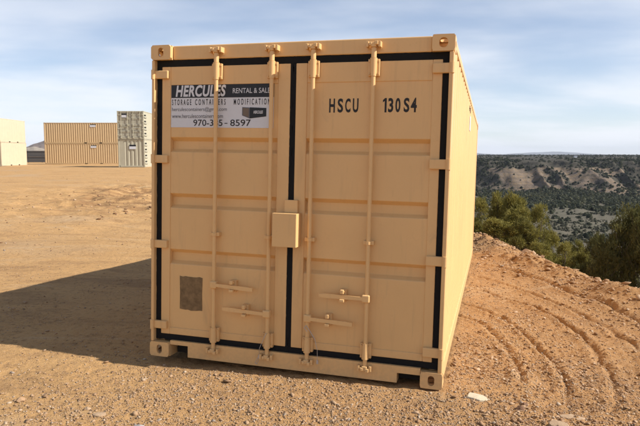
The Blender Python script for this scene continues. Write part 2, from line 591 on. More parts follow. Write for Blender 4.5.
# ------------------------------------------------------------------ ground sheet
def ground_material():
    m, nt, b = new_mat('dirt_ground')
    g = nd(nt, 'ShaderNodeNewGeometry')
    P = g.outputs['Position']
    sp = nd(nt, 'ShaderNodeSeparateXYZ')
    nt.links.new(P, sp.inputs[0])
    big = noise(nt, P, 0.22, 5, 0.55)
    mid = noise(nt, P, 1.4, 6, 0.62)
    fin = noise(nt, P, 14, 6, 0.68)
    grit = noise(nt, P, 75, 4, 0.7)
    # red clay on the right by the bank, sandy yard on the left
    fx = mth(nt, 'MULTIPLY', mth(nt, 'ADD', sp.outputs[0], 2.2), 0.22)
    fx = mth(nt, 'ADD', fx, mth(nt, 'MULTIPLY', mth(nt, 'SUBTRACT', big, 0.5), 1.6), True)
    sand = mixc(nt, mid, (0.50, 0.305, 0.130), (0.405, 0.235, 0.094))
    clay = mixc(nt, mid, (0.335, 0.176, 0.068), (0.40, 0.225, 0.096))
    c = mixc(nt, fx, sand, clay)
    mpp = nd(nt, 'ShaderNodeMapping')
    mpp.inputs['Scale'].default_value = (0.9, 2.2, 1)
    mpp.inputs['Rotation'].default_value = (0, 0, 0.25)
    nt.links.new(P, mpp.inputs['Vector'])
    swirl = noise(nt, mpp.outputs[0], 0.55, 7, 0.68, 1.2)
    c = mixc(nt, ramp_of(nt, swirl, [(0.34, 0.55), (0.47, 0.0)]), c, (0.24, 0.135, 0.062))
    c = mixc(nt, ramp_of(nt, swirl, [(0.56, 0.0), (0.70, 0.5)]), c, (0.47, 0.35, 0.215))
    c = mixc(nt, ramp_of(nt, big, [(0.55, 0.0), (0.72, 0.55)]), c, (0.38, 0.28, 0.175))
    c = mixc(nt, ramp_of(nt, fin, [(0.30, 0.75), (0.48, 0.0)]), c, (0.20, 0.115, 0.055))
    c = mixc(nt, ramp_of(nt, grit, [(0.56, 0.0), (0.70, 0.6)]), c, (0.47, 0.36, 0.24))
    c = mixc(nt, ramp_of(nt, grit, [(0.30, 0.55), (0.42, 0.0)]), c, (0.17, 0.10, 0.055))
    # below the bank: sage meadow, then juniper duff
    veg = mixc(nt, noise(nt, P, 0.035, 6, 0.6), (0.078, 0.070, 0.048), (0.135, 0.117, 0.084))
    veg = mixc(nt, ramp_of(nt, noise(nt, P, 0.35, 5, 0.65), [(0.5, 0.0), (0.62, 0.8)]), veg, (0.075, 0.075, 0.045))
    # shade of the scuffed yard earth painted darker, left behind the big container
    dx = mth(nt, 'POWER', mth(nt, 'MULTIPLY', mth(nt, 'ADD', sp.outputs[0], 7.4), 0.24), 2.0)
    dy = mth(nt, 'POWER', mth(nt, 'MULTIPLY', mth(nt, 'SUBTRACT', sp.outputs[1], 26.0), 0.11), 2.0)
    scuff_shade = mth(nt, 'SUBTRACT', 1.0, mth(nt, 'ADD', dx, dy), True)
    scuff_shade = mth(nt, 'MULTIPLY', scuff_shade, ramp_of(nt, swirl, [(0.44, 1.0), (0.56, 0.0)]))
    c = mixc(nt, mth(nt, 'MULTIPLY', scuff_shade, 0.8), c, (0.20, 0.105, 0.048))
    low = mth(nt, 'MULTIPLY', mth(nt, 'ADD', sp.outputs[2], 1.3), -0.7, True)
    c = mixc(nt, low, c, veg)
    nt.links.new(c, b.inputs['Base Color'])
    b.inputs['Roughness'].default_value = 0.95
    b.inputs['Specular IOR Level'].default_value = 0.12
    p = bump(nt, b, fin, 0.8, 0.03)
    bump(nt, b, grit, 0.9, 0.010, p)
    return m


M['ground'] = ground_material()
th = np.concatenate([np.radians(np.linspace(-42, 42, 1150)), np.radians(np.linspace(42, 318, 140))[1:-1]])
rad = np.concatenate([[0.25, 0.6, 1.0, 1.4, 1.8], np.geomspace(2.1, 34, 620), np.geomspace(34.6, 900, 170)[0:], np.geomspace(960, 26000, 34)])
nt_, nr_ = len(th), len(rad)
TH, RR = np.meshgrid(th, rad)
GX, GY = RR * np.sin(TH), RR * np.cos(TH)
GZ = ground_z(GX.ravel(), GY.ravel())
gv = np.stack([GX.ravel(), GY.ravel(), GZ], 1)
ii, jj = np.meshgrid(np.arange(nr_ - 1), np.arange(nt_), indexing='ij')
j2 = (jj + 1) % nt_
gf = np.stack([ii * nt_ + jj, (ii + 1) * nt_ + jj, (ii + 1) * nt_ + j2, ii * nt_ + j2], -1).reshape(-1, 4)
gf = gf[:, ::-1]
gv = np.vstack([gv, [[0, 0, gz(0, 0)]]])
tri_c = len(gv) - 1
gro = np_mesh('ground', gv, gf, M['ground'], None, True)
tag(gro, 'sandy and red-brown dirt yard with tyre ruts, falling away to the valley', kind='structure')

# ------------------------------------------------------------------ mesa across the valley
MX = np.linspace(-300, 800, 1050)
MY = np.concatenate([np.linspace(385, 520, 110), np.geomspace(522, 9000, 60)])
mxx, myy = np.meshgrid(MX, MY)
fan = np.where(myy > 520, (myy - 520) / 520, 0)          # the plateau widens with distance
mxw = mxx * (1 + fan)
rid = 1 - 2.6 * np.abs(vnoise(mxx / 40.0 + 0.012 * (myy - 430), myy * 0 + 0.5, 61))
rid2 = 1 - 2 * np.abs(vnoise(mxx / 13.0 + 0.5 * vnoise(mxx / 30, myy / 20, 3), myy / 60.0, 63))
front_y = 448 + 10 * fbm(mxx / 190.0, myy * 0 + 7.7, 62, 2) - 44 * (rid - 0.5) - 15 * (rid2 - 0.5)
dm = myy - front_y + 4 * fbm(mxx / 9.0, myy / 9.0, 64, 3)
prof = np.interp(dm, [-60, -38, -12, 0, 6, 14, 22, 30, 34, 44, 60, 700, 9000], [-29, -26, -22.5, -18.5, -15, -12.0, -8.6, -6.4, -3.9, -3.0, -2.6, 0.8, 1.3])
mz = prof + 1.8 * fbm(mxx / 11.0, myy / 11.0, 65, 4) * smooth(-50, -20, dm) * (1 - smooth(60, 300, dm)) \
    + 1.2 * fbm(mxx / 70.0, myy / 70.0, 66, 3) * smooth(-10, 40, dm) * (1 - smooth(400, 1500, dm))
bare = 0.8 * rid + 0.30 * rid2 + 0.55 * fbm(mxx / 55.0, myy / 40.0, 68, 2) + 0.75 * fbm(mxx / 9.0, myy / 7.0, 67, 4)
_band = (dm > -40) & (dm < 30)
_q = np.quantile(bare[_band], [0.36, 0.76])
spur = smooth(_q[0], _q[1], bare) * smooth(-48, -22, dm) * (1 - smooth(18, 30, dm))


def mesa_material():
    m, nt, b = new_mat('eroded_cliff')
    P = nd(nt, 'ShaderNodeNewGeometry').outputs['Position']
    sp = nd(nt, 'ShaderNodeSeparateXYZ')
    nt.links.new(P, sp.inputs[0])
    a = nd(nt, 'ShaderNodeAttribute', attribute_name='spur').outputs['Fac']
    f = noise(nt, P, 0.09, 7, 0.65)
    g = noise(nt, P, 0.5, 5, 0.65)
    st = mixc(nt, noise(nt, P, 0.03, 3), (0.215, 0.150, 0.080), (0.145, 0.105, 0.068))
    st = mixc(nt, ramp_of(nt, g, [(0.40, 0.0), (0.60, 0.85)]), st, (0.155, 0.125, 0.10))
    ms = nd(nt, 'ShaderNodeMapping')
    ms.inputs['Scale'].default_value = (0.018, 0.018, 0.75)
    nt.links.new(P, ms.inputs['Vector'])
    strata = noise(nt, ms.outputs[0], 1.0, 5, 0.7, 0.4)
    st = mixc(nt, ramp_of(nt, strata, [(0.38, 0.75), (0.52, 0.0)]), st, (0.105, 0.085, 0.068))
    vg = mixc(nt, g, (0.035, 0.034, 0.026), (0.078, 0.068, 0.050))
    k = mth(nt, 'ADD', a, mth(nt, 'MULTIPLY', mth(nt, 'SUBTRACT', g, 0.5), 1.2))
    c = mixc(nt, ramp_of(nt, k, [(0.15, 0.0), (0.85, 1.0)]), vg, st)
    nt.links.new(c, b.inputs['Base Color'])
    b.inputs['Roughness'].default_value = 0.95
    b.inputs['Specular IOR Level'].default_value = 0.1
    bump(nt, b, g, 0.6, 1.2)
    return m


M['mesa'] = mesa_material()
na, nb = mxx.shape
ii, jj = np.meshgrid(np.arange(na - 1), np.arange(nb - 1), indexing='ij')
mf = np.stack([ii * nb + jj, ii * nb + jj + 1, (ii + 1) * nb + jj + 1, (ii + 1) * nb + jj], -1).reshape(-1, 4)
mesa = np_mesh('mesa_terrain', np.stack([mxw.ravel(), myy.ravel(), mz.ravel()], 1), mf, M['mesa'], None, True, {'spur': spur.ravel()})
tag(mesa, 'eroded mesa with pale tan spurs and dark wooded rim across the valley', kind='structure')


def mesa_at(ix, iy):
    return mxw[iy, ix], myy[iy, ix], mz[iy, ix]


# ------------------------------------------------------------------ hills and far mountains
def hill_mat(name, a, bcol):
    m, nt, b = new_mat(name)
    P = nd(nt, 'ShaderNodeNewGeometry').outputs['Position']
    f = noise(nt, P, 0.012, 7, 0.62)
    nt.links.new(mixc(nt, ramp_of(nt, f, [(0.38, 0.0), (0.62, 1.0)]), a, bcol), b.inputs['Base Color'])
    b.inputs['Roughness'].default_value = 1.0
    b.inputs['Specular IOR Level'].default_value = 0.05
    bump(nt, b, f, 0.8, 14)
    return m


def ridge(name, az0, az1, dist, depth, peaks, mat, label, seed, nxx=220, nyy=36, z0=-40.0, rough=0.12):
    """a real range: bell profile in depth, crest height from peaks = [(az, height)]"""
    az = np.linspace(az0, az1, nxx)
    v = np.linspace(-1, 1, nyy)
    A, V = np.meshgrid(az, v)
    D = dist + V * depth
    crest = np.interp(A, [p[0] for p in peaks], [p[1] for p in peaks])
    x, y = D * A, D
    k = crest * (1 + rough * 2 * fbm(A * 60, V * 0.6, seed, 3))
    z = z0 + (k - z0) * np.cos(V * math.pi / 2) ** 1.2 * (1 + rough * 1.4 * fbm(x / (depth * .25), y / (depth * .25), seed + 5, 4))
    n1_, n2_ = A.shape
    i_, j_ = np.meshgrid(np.arange(n1_ - 1), np.arange(n2_ - 1), indexing='ij')
    f = np.stack([i_ * n2_ + j_, i_ * n2_ + j_ + 1, (i_ + 1) * n2_ + j_ + 1, (i_ + 1) * n2_ + j_], -1).reshape(-1, 4)
    o = np_mesh(name, np.stack([x.ravel(), y.ravel(), z.ravel()], 1), f, mat, None, True)
    return tag(o, label, kind='structure')


M['hill'] = hill_mat('brown_hill', (0.15, 0.115, 0.095), (0.27, 0.20, 0.15))
M['hill_pale'] = hill_mat('pale_hill', (0.27, 0.23, 0.18), (0.34, 0.28, 0.21))
M['far'] = hill_mat('far_range', (0.10, 0.11, 0.12), (0.20, 0.20, 0.20))
ridge('mountain', -0.56, -0.28, 1800, 500, [(-0.56, 10), (-0.505, 18), (-0.487, 24), (-0.470, 38), (-0.458, 45), (-0.44, 44), (-0.40, 30), (-0.33, 12), (-0.28, -10)], M['hill'],
      'brown rocky mountain rising behind the dark fence and the container stacks', 71, z0=-10, rough=0.07)
ridge('hill', -0.56, -0.36, 900, 260, [(-0.56, 5), (-0.50, 10), (-0.478, 13.5), (-0.46, 10.5), (-0.36, 4)], M['hill_pale'],
      'low pale hill in front of the brown mountain', 72, z0=-4, rough=0.06)
ridge('distant_mountains', -0.1, 0.75, 8600, 900, [(-0.1, 5), (0.24, 22), (0.262, 30), (0.30, 8), (0.33, 26), (0.365, 42), (0.40, 50), (0.43, 36), (0.47, 10), (0.55, 0), (0.75, 0)], M['far'],
      'faint blue mountains on the horizon above the mesa', 73, nxx=300, z0=-30, rough=0.05)

# haze: one closed box of thin air round everything
hz = MB().box(-9000, 12000, -2500, 12500, -31, 170).build('haze', None)
hm = bpy.data.materials.new('thin_air')
hm.use_nodes = True
hm.node_tree.nodes.remove(hm.node_tree.nodes['Principled BSDF'])
pv = hm.node_tree.nodes.new('ShaderNodeVolumePrincipled')
pv.inputs['Color'].default_value = (0.80, 0.88, 1.0, 1)
pv.inputs['Density'].default_value = 0.00007
hm.node_tree.links.new(pv.outputs[0], hm.node_tree.nodes['Material Output'].inputs['Volume'])
hz.data.materials.clear()
hz.data.materials.append(hm)
tag(hz, 'thin bluish air over the whole landscape', kind='stuff')

# ------------------------------------------------------------------ main container
sc_root = empty('shipping_container', CM)
tag(sc_root, 'large tan shipping container with closed double doors, locking bars and black door seals', 'shipping container')

Y_DOOR, Y_HEAD, Y_BAR = 0.045, 0.042, 0.006


def plate_hole(w, h, th, hw, hh, rc=0.012, n=28):
    """plate in the local xz plane (front at y=0, back at y=th), rounded corners, oval hole in the middle"""
    def rrect(a, hw_, hh_, r):
        pts = []
        for i in range(n):
            an = 2 * math.pi * i / n
            c, s_ = math.cos(an), math.sin(an)
            k = 1 / max(abs(c) / hw_, abs(s_) / hh_)
            x, z = c * k, s_ * k
            ex, ez = hw_ - r, hh_ - r
            if abs(x) > ex and abs(z) > ez:
                dx, dz = abs(x) - ex, abs(z) - ez
                l = math.hypot(dx, dz)
                x = math.copysign(ex + dx / l * r, x)
                z = math.copysign(ez + dz / l * r, z)
            pts.append((x, z))
        return pts
    outer = rrect(0, w / 2, h / 2, rc)
    r = min(hw, hh)
    inner = rrect(0, hw, hh, r * 0.98)
    vs = [(x, 0, z) for x, z in outer] + [(x, 0, z) for x, z in inner] + [(x, th, z) for x, z in inner] + [(x, th, z) for x, z in outer]
    fs = []
    for i in range(n):
        j = (i + 1) % n
        fs += [(i, j, n + j, n + i), (n + i, n + j, 2 * n + j, 2 * n + i), (2 * n + i, 2 * n + j, 3 * n + j, 3 * n + i), (3 * n + i, 3 * n + j, j, i)]
    return vs, fs


def corner_fitting(x0, y0, z0, w=0.162, d=0.178, h=0.118, side=1, top=True, front=1, round_hole=False):
    """hollow cast block with holes in its front, outer side and top (or bottom) face; x0,y0,z0 = low corner"""
    mb = MB()
    t = 0.026
    hw, hh = (0.031, 0.036) if round_hole else (0.024, 0.038)
    vs, fs = plate_hole(w, h, t, hw, hh)
    fy = (lambda p: (x0 + w / 2 + p[0], y0 + p[1], z0 + h / 2 + p[2])) if front == 1 else (lambda p: (x0 + w / 2 + p[0], y0 + d - p[1], z0 + h / 2 + p[2]))
    mb.add([fy(p) for p in vs], fs)
    dd = d - t
    vs, fs = plate_hole(dd, h - 0.004, t, 0.036, 0.026, 0.004)
    yc = y0 + t + dd / 2 if front == 1 else y0 + dd / 2
    xs = x0 + w - 0.001 if side == 1 else x0 + 0.001
    sg = -1 if side == 1 else 1
    mb.add([(xs + sg * p[1], yc + p[0], z0 + h / 2 + p[2]) for p in vs], fs)
    xo = x0 if side == 1 else x0 + w - t
    mb.box(xo, xo + t, yc - dd / 2, yc + dd / 2, z0 + 0.002, z0 + h - 0.002)
    zi = z0 + h - 0.001 if top else z0 + 0.001
    sz = -1 if top else 1
    vs, fs = plate_hole(w - 2 * t - 0.002, dd, t, 0.03, 0.05, 0.004)
    mb.add([(x0 + w / 2 + p[0], yc + p[2], zi + sz * p[1]) for p in vs], fs)
    zo = z0 + 0.002 if top else z0 + h - t - 0.002
    mb.box(x0 + t, x0 + w - t, yc - dd / 2, yc + dd / 2, zo, zo + t)
    yb = y0 + d - 0.001 if front == 1 else y0 + 0.001
    mb.box(x0 + t + 0.002, x0 + w - t - 0.002, min(yb, yb - front * t * 0.5), max(yb, yb - front * t * 0.5), z0 + t + 0.004, z0 + h - t - 0.004)
    return mb


for fr in (1, 0):
    yy = 0.0 if fr else CL - 0.178
    for (xx, sd) in ((0.0, -1), (CW - 0.162, 1)):
        dx = 0.016 if sd < 0 else 0.0
        corner_fitting(xx, yy, CH - 0.122, w=0.178 if sd < 0 else 0.162, side=sd, top=True, front=1 if fr else -1, round_hole=(sd > 0)).build('corner_fitting', M['tan'], sc_root)
        corner_fitting(xx, yy, 0.0, w=0.178 if sd < 0 else 0.162, h=0.122, side=sd, top=False, front=1 if fr else -1).build('corner_fitting', M['tan'], sc_root)
        # post between the fittings
        px0, px1 = (0.004, 0.030) if sd < 0 else (CW - 0.036, CW - 0.004)
        if fr:
            mb = MB().bev(px0, px1, 0.006, 0.17, 0.1235, CH - 0.1235, 0.006)
            mb.box(*(0.031, 0.10) if sd < 0 else (CW - 0.105, CW - 0.037), 0.075, 0.165, 0.1235, CH - 0.1235)
        else:
            mb = MB().bev(*((0.004, 0.15) if sd < 0 else (CW - 0.15, CW - 0.004)), CL - 0.17, CL - 0.004, 0.1235, CH - 0.1235, 0.006)
        mb.build('corner_post', M['tan'], sc_root)

# header and sill
mb = MB()
mb.bev(0.1805, CW - 0.1645, Y_HEAD, 0.16, 2.472, CH - 0.006, 0.008)
mb.box(0.060, 0.1785, Y_HEAD + 0.03, 0.15, 2.4700, 2.4755)
mb.build('door_header', M['tan'], sc_root)
mb = MB()
# folded lip that catches the light along the top of the header
mb.bev(0.1805, CW - 0.1645, 0.100, 0.19, CH - 0.0058, CH + 0.001, 0.002)
mb.build('header_lip', M['tan'], sc_root)
sx0, sx1 = 0.1805, CW - 0.1645
poly = [(sx0, 0.006), (sx0, 0.139), (sx1, 0.139), (sx1, 0.006)]
mb = MB()
mb.prism([(sx0, 0.105), (2.0995 - 0.0, 0.105), (2.0995, 0.1385), (sx0, 0.1385)][::1], 0.022, 0.13)
mb.prism([(2.0995, 0.086), (sx1, 0.086), (sx1, 0.1385), (2.0995, 0.1385)], 0.022, 0.13)
mb.prism([(0.345, 0.010), (2.0995, 0.010), (2.0995, 0.105), (0.345, 0.105)], 0.022, 0.13)
mb.build('door_sill', M['tan'], sc_root)
MB().box(0.19, 0.344, 0.131, 0.20, 0.012, 0.104).build('fork_pocket', M['void'], sc_root)
MB().box(2.101, 2.27, 0.131, 0.20, 0.012, 0.085).build('fork_pocket', M['void'], sc_root)


# corrugated walls
def corrugated(pts_len, pitch=0.278, dep=0.034):
    """profile along the wall: list of (u, d) with d inwards"""
    out = [(0.0, 0.0)]
    u = 0.06
    while u + pitch < pts_len - 0.04:
        out += [(u, 0.0), (u + 0.068, dep), (u + 0.139, dep), (u + 0.207, 0.0)]
        u += pitch
    out.append((pts_len, 0.0))
    return out


def wall_mesh(prof, z0, z1, f, dz_top=0.0):
    mb = MB()
    n = len(prof)
    zs = [z0, z1]
    vs = [f(u, d, z) for z in zs for (u, d) in prof]
    mb.add(vs, [(i, i + 1, n + i + 1, n + i) for i in range(n - 1)])
    vs2 = [f(u, d + 0.003, z) for z in zs for (u, d) in prof]
    mb.add(vs2, [(i, n + i, n + i + 1, i + 1) for i in range(n - 1)])
    return mb


wl = CL - 0.34
pr = corrugated(wl)
wall_mesh(pr, 0.150, CH - 0.062, lambda u, d, z: (CW - 0.012 - d, 0.17 + u, z)).build('side_wall', M['tan'], sc_root)
wall_mesh(pr, 0.150, CH - 0.062, lambda u, d, z: (0.012 + d, 0.17 + u, z)).build('side_wall', M['tan'], sc_root)
wall_mesh(corrugated(CW - 0.30), 0.150, CH - 0.10, lambda u, d, z: (0.15 + u, CL - 0.03 - d, z)).build('end_wall', M['tan'], sc_root)
for xx in (0.006, CW - 0.066):
    MB().bev(xx, xx + 0.060, 0.1795, CL - 0.1795, CH - 0.064, CH - 0.004, 0.004).build('top_rail', M['tan'], sc_root)
    MB().bev(xx, xx + 0.060, 0.1795, CL - 0.1795, 0.012, 0.154, 0.004).build('bottom_rail', M['tan'], sc_root)
for z0, z1 in ((CH - 0.10, CH - 0.006), (0.012, 0.15)):
    MB().bev(0.15, CW - 0.15, CL - 0.15, CL - 0.02, z0, z1, 0.004).build('end_rail', M['tan'], sc_root)
prr = corrugated(CL - 0.36, 0.21, 0.02)
wall_mesh(prr, 0.068, CW - 0.068, lambda u, d, z: (z, 0.19 + u, CH - 0.012 - d)).build('roof', M['tan'], sc_root)
MB().box(0.07, CW - 0.07, 0.135, CL - 0.17, 0.10, 0.13).build('floor_panel', M['void'], sc_root)


# doors
def strip(mb, x0, x1, z0, z1, y0, y1, vertical, jit=0.0045, step=0.035):
    """seal strip with slightly ragged, hand-cut edges"""
    L_ = (z1 - z0) if vertical else (x1 - x0)
    n = max(2, int(L_ / step))
    a, b = [], []
    for i in range(n + 1):
        k = i / n
        j0, j1 = (random.uniform(-jit, jit) for _ in range(2))
        if vertical:
            z = z0 + k * L_
            a.append((x0 + j0, z))
            b.append((x1 + j1, z))
        else:
            x = x0 + k * L_
            a.append((x, z0 + j0))
            b.append((x, z1 + j1))
    m_ = n + 1
    vs = [(p[0], y0, p[1]) for p in a] + [(p[0], y0, p[1]) for p in b] + [(p[0], y1, p[1]) for p in a] + [(p[0], y1, p[1]) for p in b]
    fs = []
    for i in range(n):
        q = (i, i + 1, m_ + i + 1, m_ + i)
        fs.append(q[::-1] if vertical else q)
        fs.append((i, 2 * m_ + i, 2 * m_ + i + 1, i + 1) if not vertical else (i, i + 1, 2 * m_ + i + 1, 2 * m_ + i))
        fs.append((m_ + i, m_ + i + 1, 3 * m_ + i + 1, 3 * m_ + i) if not vertical else (m_ + i, 3 * m_ + i, 3 * m_ + i + 1, m_ + i + 1))
    mb.add(vs, fs)


BANDS = [(1.834, 1.720), (1.370, 1.256), (0.903, 0.786)]
ZD0, ZD1 = 0.186, 2.418


def make_door(x0, x1, px0, px1):
    mb = MB()
    y0, y1 = Y_DOOR, 0.095
    mb.bev(x0, px0, y0, y1, ZD0, ZD1, 0.005)
    mb.bev(px1, x1, y0, y1, ZD0, ZD1, 0.005)
    mb.bev(px0 + 0.0002, px1 - 0.0002, y0 + 0.0008, y1, 2.268, ZD1 - 0.001, 0.004)
    mb.bev(px0 + 0.0002, px1 - 0.0002, y0 + 0.0008, y1, ZD0 + 0.001, 0.245, 0.004)
    yp, yb = Y_DOOR + 0.007, Y_DOOR + 0.050
    prof = [(2.272, yp)]
    for zt, zb in BANDS:
        prof += [(zt + 0.012, yp), (zt + 0.009, yp + 0.002), (zt - 0.017, yb - 0.004), (zt - 0.022, yb), (zb + 0.030, yb), (zb + 0.026, yb - 0.003), (zb + 0.004, yp + 0.003), (zb, yp + 0.0005), (zb - 0.004, yp)]
    prof.append((0.241, yp))
    n = len(prof)
    xs = np.linspace(px0 - 0.002, px1 + 0.002, 9)
    vs, fs = [], []
    for xi in xs:
        vs += [(xi, y + (0.0025 * float(fbm(np.array([xi * 3.1 + x0]), np.array([z * 2.2]), 33, 2)[0]) if 0.25 < z < 2.26 else 0), z) for z, y in prof]
    for k in range(len(xs) - 1):
        for i in range(n - 1):
            fs.append((k * n + i + 1, (k + 1) * n + i + 1, (k + 1) * n + i, k * n + i))
    mb.add(vs, fs)
    mb.box(x0 + 0.01, x1 - 0.01, 0.0955, 0.099, ZD0 + 0.01, ZD1 - 0.01)
    return mb.build('door', M['tan'], sc_root)


doorL = make_door(0.078, 1.196, 0.158, 1.096)
doorR = make_door(1.2425, 2.354, 1.334, 2.284)
for dr, gx0, gx1, hinge_left in ((doorL, 0.031, 1.2188, True), (doorR, 1.2192, 2.4015, False)):
    ox0, ox1 = (0.078, 1.196) if hinge_left else (1.2425, 2.354)
    for args in ((gx0, ox0 + 0.001, 0.190, 2.418, Y_DOOR + 0.004, 0.07, True), (ox1 - 0.001, gx1, 0.190, 2.418, Y_DOOR + 0.0045, 0.07, True),
                 (gx0, gx1, 2.4165, 2.470, Y_DOOR + 0.0032, 0.07, False), (gx0, gx1, 0.137, 0.190, Y_DOOR + 0.0032, 0.07, False)):
        mb = MB()
        strip(mb, *args)
        mb.build('gasket', M['gasket'], dr)


def cam_end(mb, x, z, sg):
    """lock cam on the end of a bar: stepped block with two claws"""
    mb.bev(x - 0.020, x + 0.020, -0.022, 0.030, z - 0.018, z + 0.018, 0.005)
    mb.bev(x - 0.034, x - 0.012, -0.026, 0.004, z + sg * 0.004 - 0.012, z + sg * 0.004 + 0.012, 0.004)
    mb.bev(x + 0.010, x + 0.034, -0.030, 0.002, z + sg * 0.010 - 0.014, z + sg * 0.010 + 0.014, 0.004)


BARS = [(0.585, doorL, 1), (1.056, doorL, -1), (1.390, doorR, 1), (1.855, doorR, -1)]
for bx, dr, hs in BARS:
    mb = MB()
    mb.cyl((bx, Y_BAR, 0.085), (bx, Y_BAR, 2.545), 0.0165, n=18)
    mb.cyl((bx, Y_BAR, 2.435), (bx, Y_BAR, 2.505), 0.020, n=18)
    cam_end(mb, bx, 2.528, 1)
    cam_end(mb, bx, 0.100, -1)
    mb.build('locking_bar', M['tan'], dr)
    # bearing sleeves and guides that hold the bar to the door
    for z0, z1, fl in ((2.300, 2.432, 1), (0.170, 0.292, -1)):
        mb = MB()
        ra, rb = (0.021, 0.027) if fl > 0 else (0.027, 0.022)
        mb.cyl((bx, Y_BAR, z0), (bx, Y_BAR, z1), ra, rb, n=18)
        zf = z0 if fl > 0 else z1
        for dx in (-0.033, 0.033):
            mb.bev(bx + dx - 0.010, bx + dx + 0.010, 0.016, 0.0465, z0 + 0.004, z1 - 0.004, 0.003)
            for q in (z0 + 0.02, z1 - 0.02):
                mb.cyl((bx + dx, 0.008, q), (bx + dx, 0.017, q), 0.0065, n=8)
        mb.bev(bx - 0.024, bx + 0.024, 0.010, 0.047, z0 + 0.01, z1 - 0.01, 0.003)
        mb.build('bar_bearing', M['tan'], dr)
    mb = MB()
    zc = 1.062
    mb.cyl((bx, Y_BAR, zc - 0.012), (bx, Y_BAR, zc + 0.012), 0.0245, n=16)
    mb.bev(bx - 0.040, bx + 0.040, 0.004, 0.0515, zc - 0.016, zc + 0.016, 0.004)
    mb.build('bar_guide', M['tan'], dr)
    # keepers welded to header and sill
    for z, yb_ in ((2.530, Y_HEAD), (0.100, 0.022)):
        mb = MB()
        for dx in (-0.047, 0.044):
            mb.bev(bx + dx - 0.009, bx + dx + 0.009, -0.020, yb_ + 0.002, z - 0.020, z + 0.022, 0.003)
        mb.bev(bx - 0.052, bx + 0.050, yb_ - 0.006, yb_ + 0.003, z - 0.028, z + 0.028, 0.002)
        mb.build('cam_keeper', M['tan'], sc_root)

# handles: hub on the bar, tapering arm, catch on the door
HND = [(0.585, 0.650, 0.345, 1, 0.752, doorL), (1.056, 0.450, 0.385, -1, 0.862, doorL), (1.390, 0.446, 0.360, 1, 1.556, doorR), (1.855, 0.638, 0.372, -1, 1.668, doorR)]
for hx, hz_, ln, sg, cx_, dr in HND:
    mb = MB()
    a = hx - 0.026 if sg > 0 else hx - 0.034
    mb.bev(a, a + 0.060, -0.026, 0.020, hz_ - 0.030, hz_ + 0.030, 0.010, 3)
    n = 7
    y0 = -0.018
    vs, fs = [], []
    for i in range(n + 1):
        k = i / n
        x = hx + sg * (0.026 + k * (ln - 0.026))
        hh = 0.013 + 0.005 * k if k < 0.99 else 0.013
        zc = hz_ - 0.016 * k * (1 if sg > 0 else 0.0) + (0.010 * k if sg < 0 and hz_ < 0.5 else 0)
        t_ = 0.007
        yy = y0 + 0.010 * k
        vs += [(x, yy - t_, zc - hh), (x, yy - t_, zc + hh), (x, yy + t_, zc + hh), (x, yy + t_, zc - hh)]
    for i in range(n):
        for q in range(4):
            fs.append((i * 4 + q, (i + 1) * 4 + q, (i + 1) * 4 + (q + 1) % 4, i * 4 + (q + 1) % 4) if sg < 0 else (i * 4 + (q + 1) % 4, (i + 1) * 4 + (q + 1) % 4, (i + 1) * 4 + q, i * 4 + q))
    fs += [(0, 1, 2, 3), (n * 4 + 3, n * 4 + 2, n * 4 + 1, n * 4)]
    mb.add(vs, fs)
    mb.build('door_handle', M['tan'], dr)
    mb = MB()
    zc = hz_ - (0.007 if sg > 0 else -0.002)
    mb.bev(cx_ - 0.026, cx_ + 0.026, 0.008, 0.0525, zc - 0.040, zc + 0.052, 0.004)
    mb.bev(cx_ - 0.018, cx_ + 0.018, -0.036, 0.010, zc - 0.040, zc - 0.018, 0.004)
    mb.bev(cx_ - 0.014, cx_ + 0.014, -0.034, 0.009, zc + 0.022, zc + 0.056, 0.006)
    mb.cyl((cx_ - 0.02, -0.016, zc + 0.040), (cx_ + 0.02, -0.016, zc + 0.040), 0.006, n=8)
    mb.build('handle_catch', M['tan'], dr)

# hinges
for z in (2.352, 1.662, 0.952, 0.266):
    mb = MB()
    mb.bev(0.016, 0.144, 0.016, 0.047, z - 0.033, z + 0.033, 0.006)
    mb.cyl((0.014, 0.012, z - 0.038), (0.014, 0.012, z + 0.038), 0.017, n=12)
    mb.build('hinge', M['tan'], doorL)
    mb = MB()
    mb.bev(2.284, 2.422, 0.016, 0.047, z - 0.036, z + 0.036, 0.006)
    mb.cyl((2.424, 0.012, z - 0.038), (2.424, 0.012, z + 0.038), 0.017, n=12)
    mb.build('hinge', M['tan'], doorR)

# lock box and its backing plate
mb = MB()
mb.bev(1.118, 1.312, -0.092, -0.086, 1.004, 1.262, 0.002)
mb.bev(1.118, 1.1235, -0.0862, 0.030, 1.004, 1.262, 0.001)
mb.bev(1.3065, 1.312, -0.0862, 0.030, 1.004, 1.262, 0.001)
mb.bev(1.1237, 1.3063, -0.0862, 0.044, 1.256, 1.2618, 0.001)
lb = mb.build('lock_box', M['tan'], sc_root)
MB().bev(1.178, 1.286, 0.014, 0.0435, 1.2622, 1.362, 0.003).build('backing_plate', M['tan'], lb)

